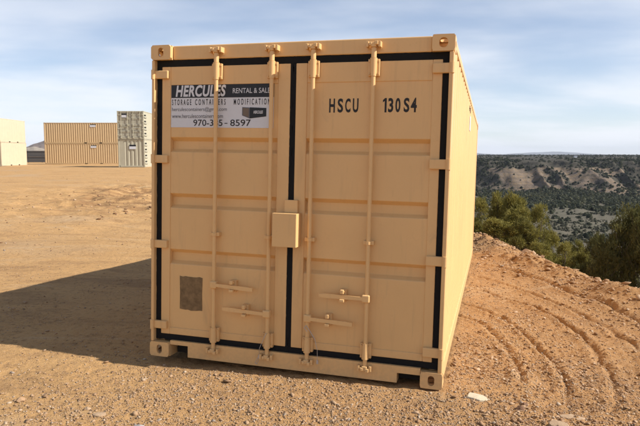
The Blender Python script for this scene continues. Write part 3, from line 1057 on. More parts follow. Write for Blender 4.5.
# sign on the left door
sg_y = Y_DOOR + 0.003
sign = MB().prism([(0.160, 1.925), (1.060, 1.921), (1.060, 2.275), (0.162, 2.277)], sg_y, Y_DOOR + 0.0069).build('sign_panel', M['sign_white'], sc_root)
yq = sg_y - 0.0008
MB().prism([(0.163, 2.164), (1.0605, 2.163), (1.0605, 2.2775), (0.163, 2.2785)], yq, sg_y + 0.002).build('title_band', M['sign_black'], sign)
yt = yq - 0.0008
text_mesh('lettering', 'HERCULES', (0.203, 0.652, 2.172, 2.266), yt, M['sign_white'], sign, shear=0.18, bold=0.035, spacing=1.08)
text_mesh('lettering', 'RENTAL & SALES', (0.712, 1.052, 2.196, 2.236), yt, M['sign_white'], sign, bold=0.004)
text_mesh('lettering', 'STORAGE', (0.170, 0.345, 2.105, 2.152), yt, M['ink'], sign, bold=0.012, spacing=1.75)
text_mesh('lettering', 'CONTAINERS', (0.380, 0.650, 2.105, 2.152), yt, M['ink'], sign, bold=0.012, spacing=1.75)
text_mesh('lettering', 'MODIFICATIONS', (0.722, 1.056, 2.105, 2.152), yt, M['ink'], sign, bold=0.012, spacing=1.75)
text_mesh('lettering', 'herculescontainers@gmail.com', (0.170, 0.662, 2.048, 2.088), yt, M['sign_grey'], sign)
text_mesh('lettering', 'www.herculescontainers.com', (0.170, 0.628, 2.000, 2.033), yt, M['sign_grey'], sign)
text_mesh('lettering', '970-385', (0.365, 0.625, 1.936, 1.988), yt, M['ink'], sign, bold=0.006)
MB().prism([(0.643, 1.955), (0.668, 1.955), (0.668, 1.961), (0.643, 1.961)], yt, yt + 0.0006).build('lettering', M['ink'], sign)
text_mesh('lettering', '8597', (0.693, 0.870, 1.936, 1.988), yt, M['ink'], sign, bold=0.006)
# printed picture of a little container on the sign (flat print)
mb = MB()
mb.prism([(0.795, 2.020), (0.860, 1.996), (0.860, 2.082), (0.795, 2.086)], yt, yt + 0.0006)
MBp = mb.build('printed_container', M['sign_grey'], sign)
mb = MB()
mb.prism([(0.8605, 1.996), (1.000, 2.012), (1.000, 2.078), (0.8605, 2.084)], yt, yt + 0.0006)
mb.build('printed_container', M['sign_black'], sign)
MB().prism([(0.802, 2.024), (0.852, 2.006), (0.852, 2.076), (0.802, 2.080)], yt - 0.0005, yt).build('printed_door', plain('sign_brown', (0.16, 0.12, 0.085), 0.5), sign)
text_mesh('lettering', 'HERCULES', (0.892, 0.972, 2.034, 2.058), yt - 0.0006, M['sign_white'], sign, shear=0.2, bold=0.03)

# stencilled number on the right door
yr = Y_DOOR + 0.0062
for ch, a, b in (('H', 1.511, 1.556), ('S', 1.577, 1.620), ('C', 1.636, 1.678), ('U', 1.695, 1.739), ('3', 1.964, 2.003), ('0', 2.018, 2.056), ('S', 2.080, 2.122), ('4', 2.132, 2.176)):
    text_mesh('lettering', ch, (a, b, 2.040, 2.146), yr, M['ink'], doorR, bold=0.030)
MB().prism([(1.938, 2.040), (1.953, 2.040), (1.953, 2.146), (1.940, 2.146), (1.924, 2.131), (1.924, 2.114), (1.938, 2.124)], yr, yr + 0.0006).build('lettering', M['ink'], doorR)
# small print near the far top of the side wall
text_mesh('lettering', 'HSCU 130S4', (3.45, 3.85, 2.40, 2.475), CW - 0.0112, M['ink'], sc_root, bold=0.03, flip='side')
MB().box(CW - 0.0118, CW - 0.0095, 3.62, 3.90, 2.17, 2.36).build('data_sticker', M['sign_white'], sc_root)

# weathered patch on the left door
mb = MB()
pts = [(0.252, 0.412)]
for i in range(1, 8):
    pts.append((0.252 + 0.207 * i / 8, 0.405 + random.uniform(-.004, .004)))
pts += [(0.460, 0.408), (0.457, 0.55), (0.460, 0.684)]
for i in range(7, 0, -1):
    pts.append((0.252 + 0.207 * i / 8, 0.687 + random.uniform(-.004, .004)))
pts += [(0.250, 0.690), (0.254, 0.55)]
mb.prism(pts, Y_DOOR + 0.0045, Y_DOOR + 0.0072)
tag(mb.build('board_patch', M['ply'], sc_root), 'rough brown unpainted patch low on the left door')

# wire seals hanging off the bars (world-space things)
for (pts, label) in (
        ([(1.058, -0.020, 0.300), (1.040, -0.026, 0.255), (1.004, -0.024, 0.170), (0.996, -0.006, 0.110), (0.975, -0.010, 0.070), (0.962, -0.008, 0.045), (0.976, -0.006, 0.036), (0.990, -0.008, 0.062), (0.996, -0.008, 0.108)],
         'thin looped wire seal hanging off the second locking bar from the left'),
        ([(1.398, -0.022, 0.345), (1.372, -0.018, 0.372), (1.385, -0.014, 0.390), (1.420, -0.022, 0.352), (1.462, -0.024, 0.290), (1.482, -0.020, 0.210), (1.484, -0.014, 0.120)],
         'thin wire seal with a small tag hanging off the third locking bar from the left')):
    ws = MB()
    o = empty('wire_seal', CM)
    ws.tube([Vector(p) for p in pts], 0.0022, 6)
    ws.build('wire', M['wire'], o)
    e = pts[-1]
    MB().bev(e[0] - 0.008, e[0] + 0.008, e[1] - 0.004, e[1] + 0.004, e[2] - 0.026, e[2] + 0.004, 0.002).build('tag', M['wire'], o)
    tag(o, label, 'wire seal', 'wire seals on the locking bars')


# ------------------------------------------------------------------ containers in the yard
def far_container(name, L_, mat, label, group, side='rib', doors=False, sign_at=None, end_rib=False, pockets=None, ribs=None, mat_end=None):
    """local frame: x along the long side seen (0..L), y depth 0..W, z up; the end at x = 0 and x = L"""
    W_, H_ = 2.438, 2.591
    root = empty(name)
    tag(root, label, 'shipping container', group)
    for x in (0, L_ - 0.10):
        for y in (0, W_ - 0.10):
            MB().bev(x, x + 0.10, y, y + 0.10, 0.122, H_ - 0.122, 0.008, 1).build('corner_post', mat, root)
    for x in (0, L_ - 0.178):
        for y, sd in ((0, 1), (W_ - 0.162, -1)):
            for z in (0.0, H_ - 0.118):
                m2 = MB()
                vs, fs = plate_hole(0.178, 0.118, 0.03, 0.038, 0.030, n=20)
                m2.add([(x + 0.089 + p[0], (y - 0.004 + p[1]) if sd > 0 else (y + 0.166 - p[1]), z + 0.059 + p[2]) for p in vs], fs)
                m2.box(x + 0.002, x + 0.176, y + 0.03, y + 0.14, z + 0.002, z + 0.116)
                f_ = m2.build('corner_fitting', mat, root)
                yv = (y + 0.024, y + 0.0295) if sd > 0 else (y + 0.1325, y + 0.138)
                MB().box(x + 0.05, x + 0.13, *yv, z + 0.028, z + 0.09).build('hole', M['void'], f_)  # dark insert behind the opening, painting its inner shade
    for y in (0.006, W_ - 0.066):
        MB().bev(0.18, L_ - 0.18, y, y + 0.06, H_ - 0.070, H_ - 0.006, 0.006, 1).build('top_rail', mat, root)
    for x in (0.006, L_ - 0.066):
        MB().bev(x, x + 0.06, 0.17, W_ - 0.17, H_ - 0.10, H_ - 0.006, 0.006, 1).build('top_rail', mat, root)
        MB().bev(x, x + 0.06, 0.17, W_ - 0.17, 0.012, 0.15, 0.006, 1).build('bottom_rail', mat, root)
    MB().bev(0.18, L_ - 0.18, W_ - 0.066, W_ - 0.006, 0.012, 0.160, 0.006, 1).build('bottom_rail', mat, root)
    mb = MB()
    xs = [0.18]
    for p in (pockets or []):
        xs += [p - 0.18, p + 0.18]
    xs.append(L_ - 0.18)
    for a, b in zip(xs[::2], xs[1::2]):
        mb.box(a, b, 0.006, 0.066, 0.012, 0.1249)
    mb.box(0.18, L_ - 0.18, 0.006, 0.066, 0.1249, 0.160)
    mb.build('bottom_rail', mat, root)
    if pockets:
        for p in pockets:
            MB().box(p - 0.178, p + 0.178, 0.05, 0.09, 0.014, 0.124).build('fork_pocket', M['void'], root)
    dep, pit = (0.036, 0.278) if ribs is None else ribs
    if side == 'rib':
        wall_mesh(corrugated(L_ - 0.2, pit, dep), 0.158, H_ - 0.068, lambda u, d, z: (0.1 + u, 0.014 + d, z)).build('side_wall', mat, root)
    else:
        wall_mesh(corrugated(L_ - 0.2, 0.55, 0.006), 0.158, H_ - 0.068, lambda u, d, z: (0.1 + u, 0.014 + d, z)).build('side_wall', mat, root)
    wall_mesh(corrugated(L_ - 0.2), 0.158, H_ - 0.068, lambda u, d, z: (0.1 + u, W_ - 0.014 - d, z)).build('side_wall', mat, root)
    MB().box(0.07, L_ - 0.07, 0.07, W_ - 0.07, H_ - 0.03, H_ - 0.012).build('roof', mat, root)
    me_ = mat_end or mat
    # far end wall
    wall_mesh(corrugated(W_ - 0.2, 0.36, 0.045), 0.15, H_ - 0.10, lambda u, d, z: (L_ - 0.03 - d, 0.1 + u, z)).build('end_wall', me_, root)
    if doors:
        # double doors on the x = 0 end
        for k in range(2):
            y0 = 0.105 + k * 1.118
            y1 = y0 + 1.110
            mb = MB()
            mb.bev(0.020, 0.060, y0, y0 + 0.09, 0.16, H_ - 0.11, 0.006, 1)
            mb.bev(0.020, 0.060, y1 - 0.09, y1, 0.16, H_ - 0.11, 0.006, 1)
            for zr in (0.16, 0.62, 0.72, 1.20, 1.30, 1.80, 1.90, H_ - 0.20):
                mb.bev(0.022, 0.060, y0 + 0.09, y1 - 0.09, zr, zr + 0.09, 0.012, 1)
            mb.box(0.052, 0.066, y0 + 0.08, y1 - 0.08, 0.2, H_ - 0.15)
            d = mb.build('door', me_, root)
            for by in (y0 + 0.24, y1 - 0.24):
                m2 = MB()
                m2.cyl((-0.02, by, 0.09), (-0.02, by, H_ - 0.05), 0.022, n=10)
                for z in (0.10, 0.35, 1.25, 2.25, H_ - 0.07):
                    m2.bev(-0.05, 0.03, by - 0.05, by + 0.05, z - 0.03, z + 0.03, 0.006, 1)
                m2.build('locking_bar', mat, d)
            m2 = MB().bev(-0.045, -0.01, y0 + 0.26, y1 - 0.30, 1.00 + 0.1 * k, 1.05 + 0.1 * k, 0.006, 1)
            m2.build('door_handle', mat, d)
            yh = y0 - 0.09 if k == 0 else y1 - 0.06
            for z in (0.35, 0.95, 1.62, 2.25):
                MB().bev(-0.02, 0.03, yh, yh + 0.15, z - 0.05, z + 0.05, 0.01, 1).build('hinge', mat, d)
            m3 = MB().box(0.026, 0.05, y0 - 0.004 + k * 0, y0 - 0.001, 0.16, H_ - 0.11)
            m3.build('gasket', M['gasket'], d)
    else:
        wall_mesh(corrugated(W_ - 0.2, 0.36, 0.045), 0.15, H_ - 0.10, lambda u, d, z: (0.03 + d, 0.1 + u, z)).build('end_wall', me_, root)
    if sign_at:
        face, a0, a1, z0, z1 = sign_at
        zb = z0 + (z1 - z0) * 0.62
        if face == 'side':
            s_ = MB().box(a0, a1, -0.006, 0.012, z0, zb).build('sign_panel', M['sign_white'], root)
            MB().box(a0 + 0.05, a1 + 0.06, -0.0062, 0.012, zb + 0.002, z0 + (z1 - z0) * 0.86).build('title_band', M['sign_black'], s_)
        else:
            s_ = MB().box(-0.012, 0.012, a0, a1, z0, zb).build('sign_panel', M['sign_white'], root)
            MB().box(-0.0122, 0.012, a0, a1, zb + 0.002, z1).build('title_band', M['sign_black'], s_)
    return root


def place(root, ox, oy, oz, xdir):
    """put the local origin at (ox, oy, oz) with the local x axis along xdir"""
    d = Vector((xdir[0], xdir[1], 0)).normalized()
    n = Vector((-d.y, d.x, 0))
    root.matrix_world = Matrix(((d.x, n.x, 0, ox), (d.y, n.y, 0, oy), (0, 0, 1, oz), (0, 0, 0, 1)))


def on_ground(pts):
    return min(gz(x, y) for x, y in pts) + 0.02


TANG = 'tan containers stacked two high in the yard'
tan_lo = far_container('storage_container', 12.19, M['tan_far'], 'lower long ochre tan corrugated container of the two-high stack in the yard', TANG, 'rib',
                       sign_at=('side', 5.75, 6.45, 2.05, 2.42), pockets=[5.15, 7.05])
tz = on_ground([(-34.3, 75), (-22, 75), (-28, 77)])
place(tan_lo, -34.55, 75.0, tz, (1, 0.012))
tan_hi = copy_tree(tan_lo)
tan_hi['label'] = 'upper long ochre tan corrugated container resting on the lower tan one'
place(tan_hi, -34.55, 75.0, tz + 2.60, (1, 0.012))

CRG = 'cream containers stacked two high at the left edge'
cr_lo = far_container('storage_container', 6.058, M['cream'], 'lower pale cream container of the stack at the far left edge of the yard', CRG, 'smooth', pockets=[2.2, 4.1])
cz = on_ground([(-35, 65.5), (-35, 71), (-37, 68)])
place(cr_lo, -34.72, 65.1, cz, (-0.035, 1))
cr_hi = copy_tree(cr_lo)
cr_hi['label'] = 'upper pale cream container resting on the lower cream one at far left'
place(cr_hi, -34.74, 65.0, cz + 2.60, (-0.035, 1))

# sage stack: door end (x = 0 end) faces the camera, long side runs away from it
SGG = 'sage grey containers stacked two high next to the big tan container'
sgz = on_ground([(-18.7, 55.6), (-16.3, 55.6), (-17, 60)])
sg_lo = far_container('storage_container', 6.058, M['sage'], 'lower sage grey container with ribbed end wall facing the yard', SGG, 'rib', sign_at=('end', 0.80, 1.40, 1.68, 2.08))
place(sg_lo, -16.32, 55.6, sgz, (-0.02, 1))
sg_hi = far_container('storage_container', 6.058, M['sage'], 'upper sage grey container with double doors and locking bars, on the ribbed one', SGG, 'rib', doors=True,
                      sign_at=('end', 1.55, 2.02, 2.0, 2.34), mat_end=M['sage_dark'])
place(sg_hi, -16.32, 55.57, sgz + 2.60, (-0.02, 1))

for sroot in (sg_lo, sg_hi):
    for q in range(4):  # added lugs and dark plates stand in for shaded spots down this side
        MB().bev(0.12, 0.95, -0.05, 0.012, 0.30 + q * 0.56, 0.40 + q * 0.56, 0.01, 1).build('side_lug', M['sage_dark'], sroot)
        MB().box(0.30, 0.85, 0.0, 0.0135, 0.48 + q * 0.56, 0.60 + q * 0.56).build('dark_plate', M['void'], sroot)

# low dark fence between the stacks
fe = empty('metal_fence', loc=(-47.2, 92, gz(-45, 92)))
tag(fe, 'low dark slate fence of wide horizontal panels between cream and tan container stacks', 'fence')
for k in range(2):
    for q in range(2):
        MB().bev(0.0, 6.5, 0.0, 0.05, 0.05 + k * 0.88 + q * 0.388, 0.05 + k * 0.88 + q * 0.388 + 0.382, 0.012, 1).build('panel', M['slate'], fe)
    MB().bev(0, 6.5, -0.05, 0.06, 0.825 + k * 0.88, 0.925 + k * 0.88, 0.01, 1).build('rail', M['slate'], fe)
for k in range(4):
    MB().bev(k * 2.15, k * 2.15 + 0.08, 0.07, 0.15, 0, 1.80, 0.01, 1).build('post', M['slate'], fe)


# ------------------------------------------------------------------ stones
ICO_V, ICO_F = None, None
_b = bmesh.new()
bmesh.ops.create_icosphere(_b, subdivisions=1, radius=1)
ICO_V = np.array([q.co[:] for q in _b.verts])
ICO_F = np.array([[q.index for q in f.verts] for f in _b.faces])
_b.free()


def rot_mats(n):
    q = rng.normal(size=(n, 4))
    q /= np.linalg.norm(q, axis=1)[:, None]
    w, x, y, z = q.T
    return np.stack([1 - 2 * (y * y + z * z), 2 * (x * y - z * w), 2 * (x * z + y * w), 2 * (x * y + z * w), 1 - 2 * (x * x + z * z), 2 * (y * z - x * w),
                     2 * (x * z - y * w), 2 * (y * z + x * w), 1 - 2 * (x * x + y * y)], 1).reshape(n, 3, 3)


def stones(name, px, py, size, mat, label, sink=0.35, base_v=None, base_f=None):
    n = len(px)
    base_v = ICO_V if base_v is None else base_v
    base_f = ICO_F if base_f is None else base_f
    k = len(base_v)
    Rm = rot_mats(n)
    sc = size[:, None] * np.stack([rng.uniform(0.7, 1.35, n), rng.uniform(0.6, 1.1, n), rng.uniform(0.40, 0.85, n)], 1)
    jit = 1 + rng.uniform(-0.38, 0.38, (n, k))
    v = base_v[None] * jit[:, :, None] * sc[:, None, :]
    v = np.einsum('nij,nkj->nki', Rm, v)
    v[:, :, 2] *= 0.55
    pz = ground_z(px, py) + size * (0.55 - sink)
    v += np.stack([px, py, pz], 1)[:, None, :]
    f = (base_f[None] + (np.arange(n) * k)[:, None, None]).reshape(-1, 3)
    o = np_mesh(name, v.reshape(-1, 3), f, mat)
    return tag(o, label, kind='stuff')


OCT_V = np.array([(1, 0, 0), (-1, 0, 0), (0, 1, 0), (0, -1, 0), (0, 0, 1), (0, 0, -1)], float)
OCT_F = np.array([(0, 2, 4), (2, 1, 4), (1, 3, 4), (3, 0, 4), (2, 0, 5), (1, 2, 5), (3, 1, 5), (0, 3, 5)])


def in_container(px, py, m=0.03):
    w = np.stack([px, py, np.full_like(px, -0.1)], 1) - T
    l = w @ R
    return (l[:, 0] > -m) & (l[:, 0] < CW + m) & (l[:, 1] > -m) & (l[:, 1] < CL + m)


def scatter(n, r0, r1, a0, a1, med, sig, mn, mx, dens=None):
    r = np.exp(rng.uniform(np.log(r0), np.log(r1), n))
    a = np.radians(rng.uniform(a0, a1, n))
    px, py = r * np.sin(a), r * np.cos(a)
    sz = np.clip(np.exp(rng.normal(np.log(med), sig, n)), mn, mx)
    keep = ~in_container(px, py) & (edge_s(px, py) < 1.5)
    if dens is not None:
        keep &= rng.uniform(0, 1, n) < dens(px, py)
    return px[keep], py[keep], sz[keep]


def dens_gravel(px, py):
    # thick gravel spread in front of and beside the doors, thin on the sandy yard at the left
    d = np.exp(-(((px - 0.3) / 1.9) ** 2 + ((py - 4.2) / 1.5) ** 2)) * 1.1
    right = smooth(0.8, 2.0, px) * 0.55
    patch = np.clip(0.20 + 1.3 * vnoise(px / 1.1, py / 1.1, 90) + 0.9 * vnoise(px / 0.4, py / 0.4, 91), 0.03, 1)
    return np.clip(d + right * (0.5 + patch) + 0.55 * patch, 0.03, 1)


px, py, sz = scatter(150000, 2.6, 12, -40, 40, 0.0060, 0.42, 0.0028, 0.018, dens_gravel)
stones('gravel', px, py, sz, M['gravel'], 'fine tan and brown gravel strewn over the dirt', 0.3, OCT_V, OCT_F)
px, py, sz = scatter(7000, 2.6, 20, -42, 42, 0.0095, 0.42, 0.006, 0.036, lambda x, y: np.clip(0.25 + 0.8 * dens_gravel(x, y), 0, 1))
stones('gravel', px, py, sz, M['gravel'], 'coarse pebbles scattered over the dirt yard', 0.3)
px, py, sz = scatter(4000, 12, 60, -42, 10, 0.016, 0.4, 0.008, 0.05, lambda x, y: np.clip(0.35 + 1.4 * vnoise(x / 4, y / 4, 92), 0.04, 1))
stones('gravel', px, py, sz, M['gravel'], 'pebbles on the far part of the sandy yard', 0.35, OCT_V, OCT_F)
# earth clods along the bank's crest and in the rutted ground
n = 3800
cy_ = rng.uniform(4, 18, n)
cx_ = np.interp(cy_, EDGE_Y, EDGE_X) + rng.normal(-0.5, 0.45, n)
cs_ = np.clip(np.exp(rng.normal(np.log(0.015), 0.55, n)), 0.006, 0.075)
kp = ~in_container(cx_, cy_, 0.1)
stones('rubble', cx_[kp], cy_[kp], cs_[kp], M['clod'], 'red-brown clods and broken rock along the crest of the bank', 0.3)
px, py, sz = scatter(30000, 3, 14, 8, 40, 0.0075, 0.5, 0.004, 0.030, lambda x, y: np.clip(0.35 + 1.5 * vnoise(x / 0.7, y / 0.7, 95), 0.02, 1))
stones('rubble', px, py, sz, M['clod'], 'small red-brown clods churned up by tyres', 0.3)
n = 420
cx_ = rng.normal(-6.6, 2.2, n)
cy_ = rng.normal(23, 3.5, n)
cs_ = np.clip(np.exp(rng.normal(np.log(0.03), 0.5, n)), 0.012, 0.09)
stones('rubble', cx_, cy_, cs_, M['clod'], 'broken earth left by digging in the yard', 0.35)


def rock(name, x, y, dims, mat, label, cat='stone', yaw=0.0, seed=0, lift=0.0, tilt=0.0):
    bm = bmesh.new()
    bmesh.ops.create_icosphere(bm, subdivisions=3, radius=1)
    r2 = random.Random(seed)
    planes = [(Vector((r2.uniform(-1, 1), r2.uniform(-1, 1), r2.uniform(-.6, 1))).normalized(), r2.uniform(0.55, 0.85)) for _ in range(9)]
    for q in bm.verts:
        for nn, dd in planes:
            k = q.co.dot(nn) - dd
            if k > 0:
                q.co -= nn * k * 0.92
        q.co *= 1 + 0.06 * (r2.random() - 0.5)
        q.co = Vector((q.co.x * dims[0] / 2, q.co.y * dims[1] / 2, q.co.z * dims[2] / 2))
    me = bpy.data.meshes.new(name)
    bm.to_mesh(me)
    bm.free()
    me.materials.append(mat)
    o = bpy.data.objects.new(name, me)
    COL.objects.link(o)
    o.location = (x, y, gz(x, y) + dims[2] * 0.18 + lift)
    o.rotation_euler = (tilt, 0, yaw)
    return tag(o, label, cat)


def slab(name, x, y, dims, mat, label, cat, yaw, seed, sink=0.25, tilt=(0.0, 0.0)):
    r2 = random.Random(seed)
    bm = bmesh.new()
    n = 9
    ring = []
    for i in range(n):
        a = 2 * math.pi * (i + r2.uniform(-.28, .28)) / n
        k = r2.uniform(0.78, 1.08)
        ring.append((math.cos(a) * k * dims[0] / 2, math.sin(a) * k * dims[1] / 2))
    lo = [bm.verts.new((a * 1.05, b * 1.05, -dims[2])) for a, b in ring]
    hi = [bm.verts.new((a * r2.uniform(.84, .97), b * r2.uniform(.84, .97), r2.uniform(-.12, .12) * dims[2])) for a, b in ring]
    c = bm.verts.new((r2.uniform(-.1, .1) * dims[0], r2.uniform(-.1, .1) * dims[1], dims[2] * 0.16))
    for i in range(n):
        j = (i + 1) % n
        bm.faces.new((lo[i], lo[j], hi[j], hi[i]))
        bm.faces.new((hi[i], hi[j], c))
    bm.faces.new(lo[::-1])
    bmesh.ops.bevel(bm, geom=[e for e in bm.edges if not e.is_boundary and c not in e.verts], offset=dims[2] * 0.12, segments=1, affect='EDGES')
    bmesh.ops.triangulate(bm, faces=bm.faces[:])
    bmesh.ops.subdivide_edges(bm, edges=bm.edges[:], cuts=1, use_grid_fill=True)
    for q in bm.verts:
        q.co += Vector((r2.uniform(-1, 1), r2.uniform(-1, 1), r2.uniform(-1, 1))) * dims[2] * 0.035
    me = bpy.data.meshes.new(name)
    bm.to_mesh(me)
    bm.free()
    me.materials.append(mat)
    o = bpy.data.objects.new(name, me)
    COL.objects.link(o)
    o.location = (x, y, gz(x, y) + dims[2] * (1 - sink) * 0.6)
    o.rotation_euler = (tilt[0], tilt[1], yaw)
    return tag(o, label, cat)


slab('stone_slab', 1.135, 4.15, (0.195, 0.115, 0.022), M['white_stone'], 'flat cream-white broken slab beside the container corner', 'stone', -0.12, 1, -0.35, (0.10, 0.14))
slab('stone', 1.700, 3.865, (0.19, 0.085, 0.028), M['pale_stone'], 'flat pale tan stone half sunk in the dirt at lower right', 'stone', -0.15, 2, 0.45, (0.05, 0.03))
slab('stone', 1.535, 3.68, (0.15, 0.11, 0.032), M['pale_stone'], 'broad pale stone at the bottom edge in front of the longer flat one', 'stone', -0.4, 3, 0.45, (0.06, -0.04))
rock('dirt_clod', 1.385, 3.95, (0.075, 0.055, 0.055), M['dark_clod'], 'dark brown clod of earth at the end of a tyre rut', 'clod', 0.3, 4)
rock('dirt_clod', 1.44, 4.04, (0.06, 0.05, 0.04), M['dark_clod'], 'smaller dark clod just behind the other dark one', 'clod', 1.3, 14)
slab('stone', -1.430, 3.70, (0.10, 0.06, 0.025), M['pale_stone'], 'pale oblong stone on the sand at lower left', 'stone', 0.1, 5, 0.2, (0.1, 0.0))
rock('stone', -1.545, 3.80, (0.055, 0.045, 0.03), M['pale_stone'], 'small pale round stone next to the oblong one', 'stone', 0.5, 6)
rock('stone', -2.055, 3.93, (0.07, 0.05, 0.045), M['gravel'], 'tan stone casting a dark shadow on the sand at far left', 'stone', 0.8, 7)
rock('stone', -1.12, 3.52, (0.10, 0.05, 0.035), M['grey_stone'], 'grey flat stone at the bottom edge left of the doors', 'stone', -0.1, 8)
rock('stone', 4.10, 11.6, (0.36, 0.22, 0.20), M['clod'], 'upright reddish rock standing on the crest of the bank', 'rock', 0.4, 9, 0.03)
rock('stone', 4.36, 10.2, (0.50, 0.26, 0.16), M['white_stone'], 'flat whitish rock on the crest of the bank near the junipers', 'rock', 1.2, 10)


# ------------------------------------------------------------------ junipers
def juniper_crown(seed, h, w, lobes, tufts, blades, blen=0.11, bwid=0.020, spread=1.0):
    """irregular crown: lobes around an axis, tufts near each lobe's shell, short upright sprays in each tuft"""
    g = np.random.default_rng(seed)
    L_ = []
    for i in range(lobes):
        k = g.uniform(0.05, 1.0)
        rr = w / 2 * (1 - 0.62 * k ** 1.5) * g.uniform(0.25, 0.85)
        a = g.uniform(0, 2 * math.pi)
        L_.append((rr * math.cos(a), rr * math.sin(a), h * (0.10 + 0.80 * k), g.uniform(0.16, 0.30) * w * (1.05 - 0.55 * k), g.uniform(1.0, 1.9)))
    L_.append((0, 0, h * 0.80, 0.13 * w, 2.0))
    L_ = np.array(L_)
    li = g.integers(0, len(L_), tufts)
    d = g.normal(size=(tufts, 3))
    d /= np.linalg.norm(d, axis=1)[:, None]
    d[:, 2] = np.abs(d[:, 2]) * 0.9 - 0.25 * (g.uniform(size=tufts) < 0.45)
    rad_ = L_[li, 3] * np.clip(g.normal(0.92, 0.16, tufts), 0.35, 1.25)
    c = L_[li, :3] + d * rad_[:, None] * np.stack([np.ones(tufts), np.ones(tufts), L_[li, 4]], 1)
    lt = g.uniform(0, 1, len(L_))
    tone_t = np.clip(0.55 * lt[li] + 0.45 * g.uniform(0, 1, tufts), 0, 1)
    n = tufts * blades
    ti = np.repeat(np.arange(tufts), blades)
    bd = d[ti] * 0.75 + g.normal(size=(n, 3)) * 0.62
    bd[:, 2] += 0.55
    bd /= np.linalg.norm(bd, axis=1)[:, None]
    p = c[ti] + g.normal(size=(n, 3)) * 0.055 * spread
    ln = blen * g.uniform(0.6, 1.4, n)
    sd = np.cross(bd, g.normal(size=(n, 3)))
    sd /= np.linalg.norm(sd, axis=1)[:, None]
    wd = bwid * g.uniform(0.6, 1.3, n)
    a = p - sd * wd[:, None] * 0.5
    b = p + sd * wd[:, None] * 0.5
    m1 = p + bd * ln[:, None] * 0.55 + sd * wd[:, None] * 0.75
    m2 = p + bd * ln[:, None] * 0.55 - sd * wd[:, None] * 0.75
    tip = p + bd * ln[:, None]
    v = np.stack([a, b, m1, tip, m2], 1).reshape(-1, 3)
    base = np.arange(n)[:, None] * 5
    f = np.concatenate([base + np.array([[0, 1, 2]]), base + np.array([[0, 2, 4]]), base + np.array([[4, 2, 3]])], 0)
    tone = np.repeat(np.clip(tone_t[ti] + g.normal(0, 0.10, n), 0, 1), 5)
    return v, f, tone, L_


def make_juniper(seed, h, w, mat, lobes=15, tufts=420, blades=32, blen=0.105, bwid=0.015):
    v, f, tone, lob = juniper_crown(seed, h, w, lobes, tufts, blades, blen, bwid)
    root = empty('juniper_tree')
    cr = np_mesh('crown', v, f, mat, root, False, {'tone': tone})
    mb = MB()
    pts = [Vector((0, 0, -0.5)), Vector((0.05, 0.02, h * 0.2)), Vector((-0.04, 0.05, h * 0.45)), Vector((0.03, -0.02, h * 0.75))]
    rs = [0.055 * h / 2, 0.045 * h / 2, 0.03 * h / 2, 0.010]
    for a, b, r0, r1 in zip(pts[:-1], pts[1:], rs[:-1], rs[1:]):
        mb.cyl(a, b, r0, r1, n=8)
    for q in lob:
        z = min(max(q[2] * 0.55, 0.05), h * 0.6)
        st_ = Vector((0, 0.02, z))
        en = Vector(q[:3])
        mid = st_.lerp(en, 0.5) + Vector((0, 0, -0.06))
        mb.cyl(st_, mid, 0.022, 0.015, n=6, caps=False)
        mb.cyl(mid, en, 0.015, 0.005, n=6, caps=False)
    g = random.Random(seed)
    for q in range(46):
        l = lob[g.randrange(len(lob))]
        p0 = Vector(l[:3]) * 0.8
        d = Vector((l[0] + g.uniform(-.5, .5), l[1] + g.uniform(-.5, .5), g.uniform(0.1, 0.9))).normalized()
        p1 = Vector(l[:3]) + d * l[3] * g.uniform(0.8, 1.5)
        pm = p0.lerp(p1, 0.6) + Vector((g.uniform(-.05, .05), g.uniform(-.05, .05), g.uniform(-.03, .05)))
        mb.cyl(p0, pm, 0.010, 0.007, n=5, caps=False)
        mb.cyl(pm, p1, 0.007, 0.002, n=5, caps=False)
    mb.build('trunk', M['bark'], root)
    return root


PROTO = [make_juniper(201, 3.0, 2.1, M['juniper'], 16, 430), make_juniper(202, 3.0, 2.4, M['juniper'], 18, 460),
         make_juniper(203, 3.0, 1.7, M['juniper'], 14, 400), make_juniper(204, 3.0, 2.8, M['juniper_brown'], 22, 640, 32, 0.095, 0.014)]
used = [False] * 4


def px_xy(px, dep):
    return ((px - 320) / 594.5 * dep, dep)


def plant_tree(k, px, top, dep, wpx, label, rot, group='juniper trees on the slope below the bank'):
    x, y = px_xy(px, dep)
    zb = gz(x, y) - 0.05
    zt = 1.6 - (top - 155) / 594.5 * dep
    h = max(1.0, zt - zb) * 0.92
    w = wpx / 594.5 * dep
    o = PROTO[k] if not used[k] else copy_tree(PROTO[k])
    used[k] = True
    o.location = (x, y, zb)
    kw = {0: 2.1, 1: 2.4, 2: 1.7, 3: 2.8}[k]
    o.scale = (w / kw, w / kw, h / 3.0)
    o.rotation_euler = (0, 0, rot)
    tag(o, label, 'tree', group)


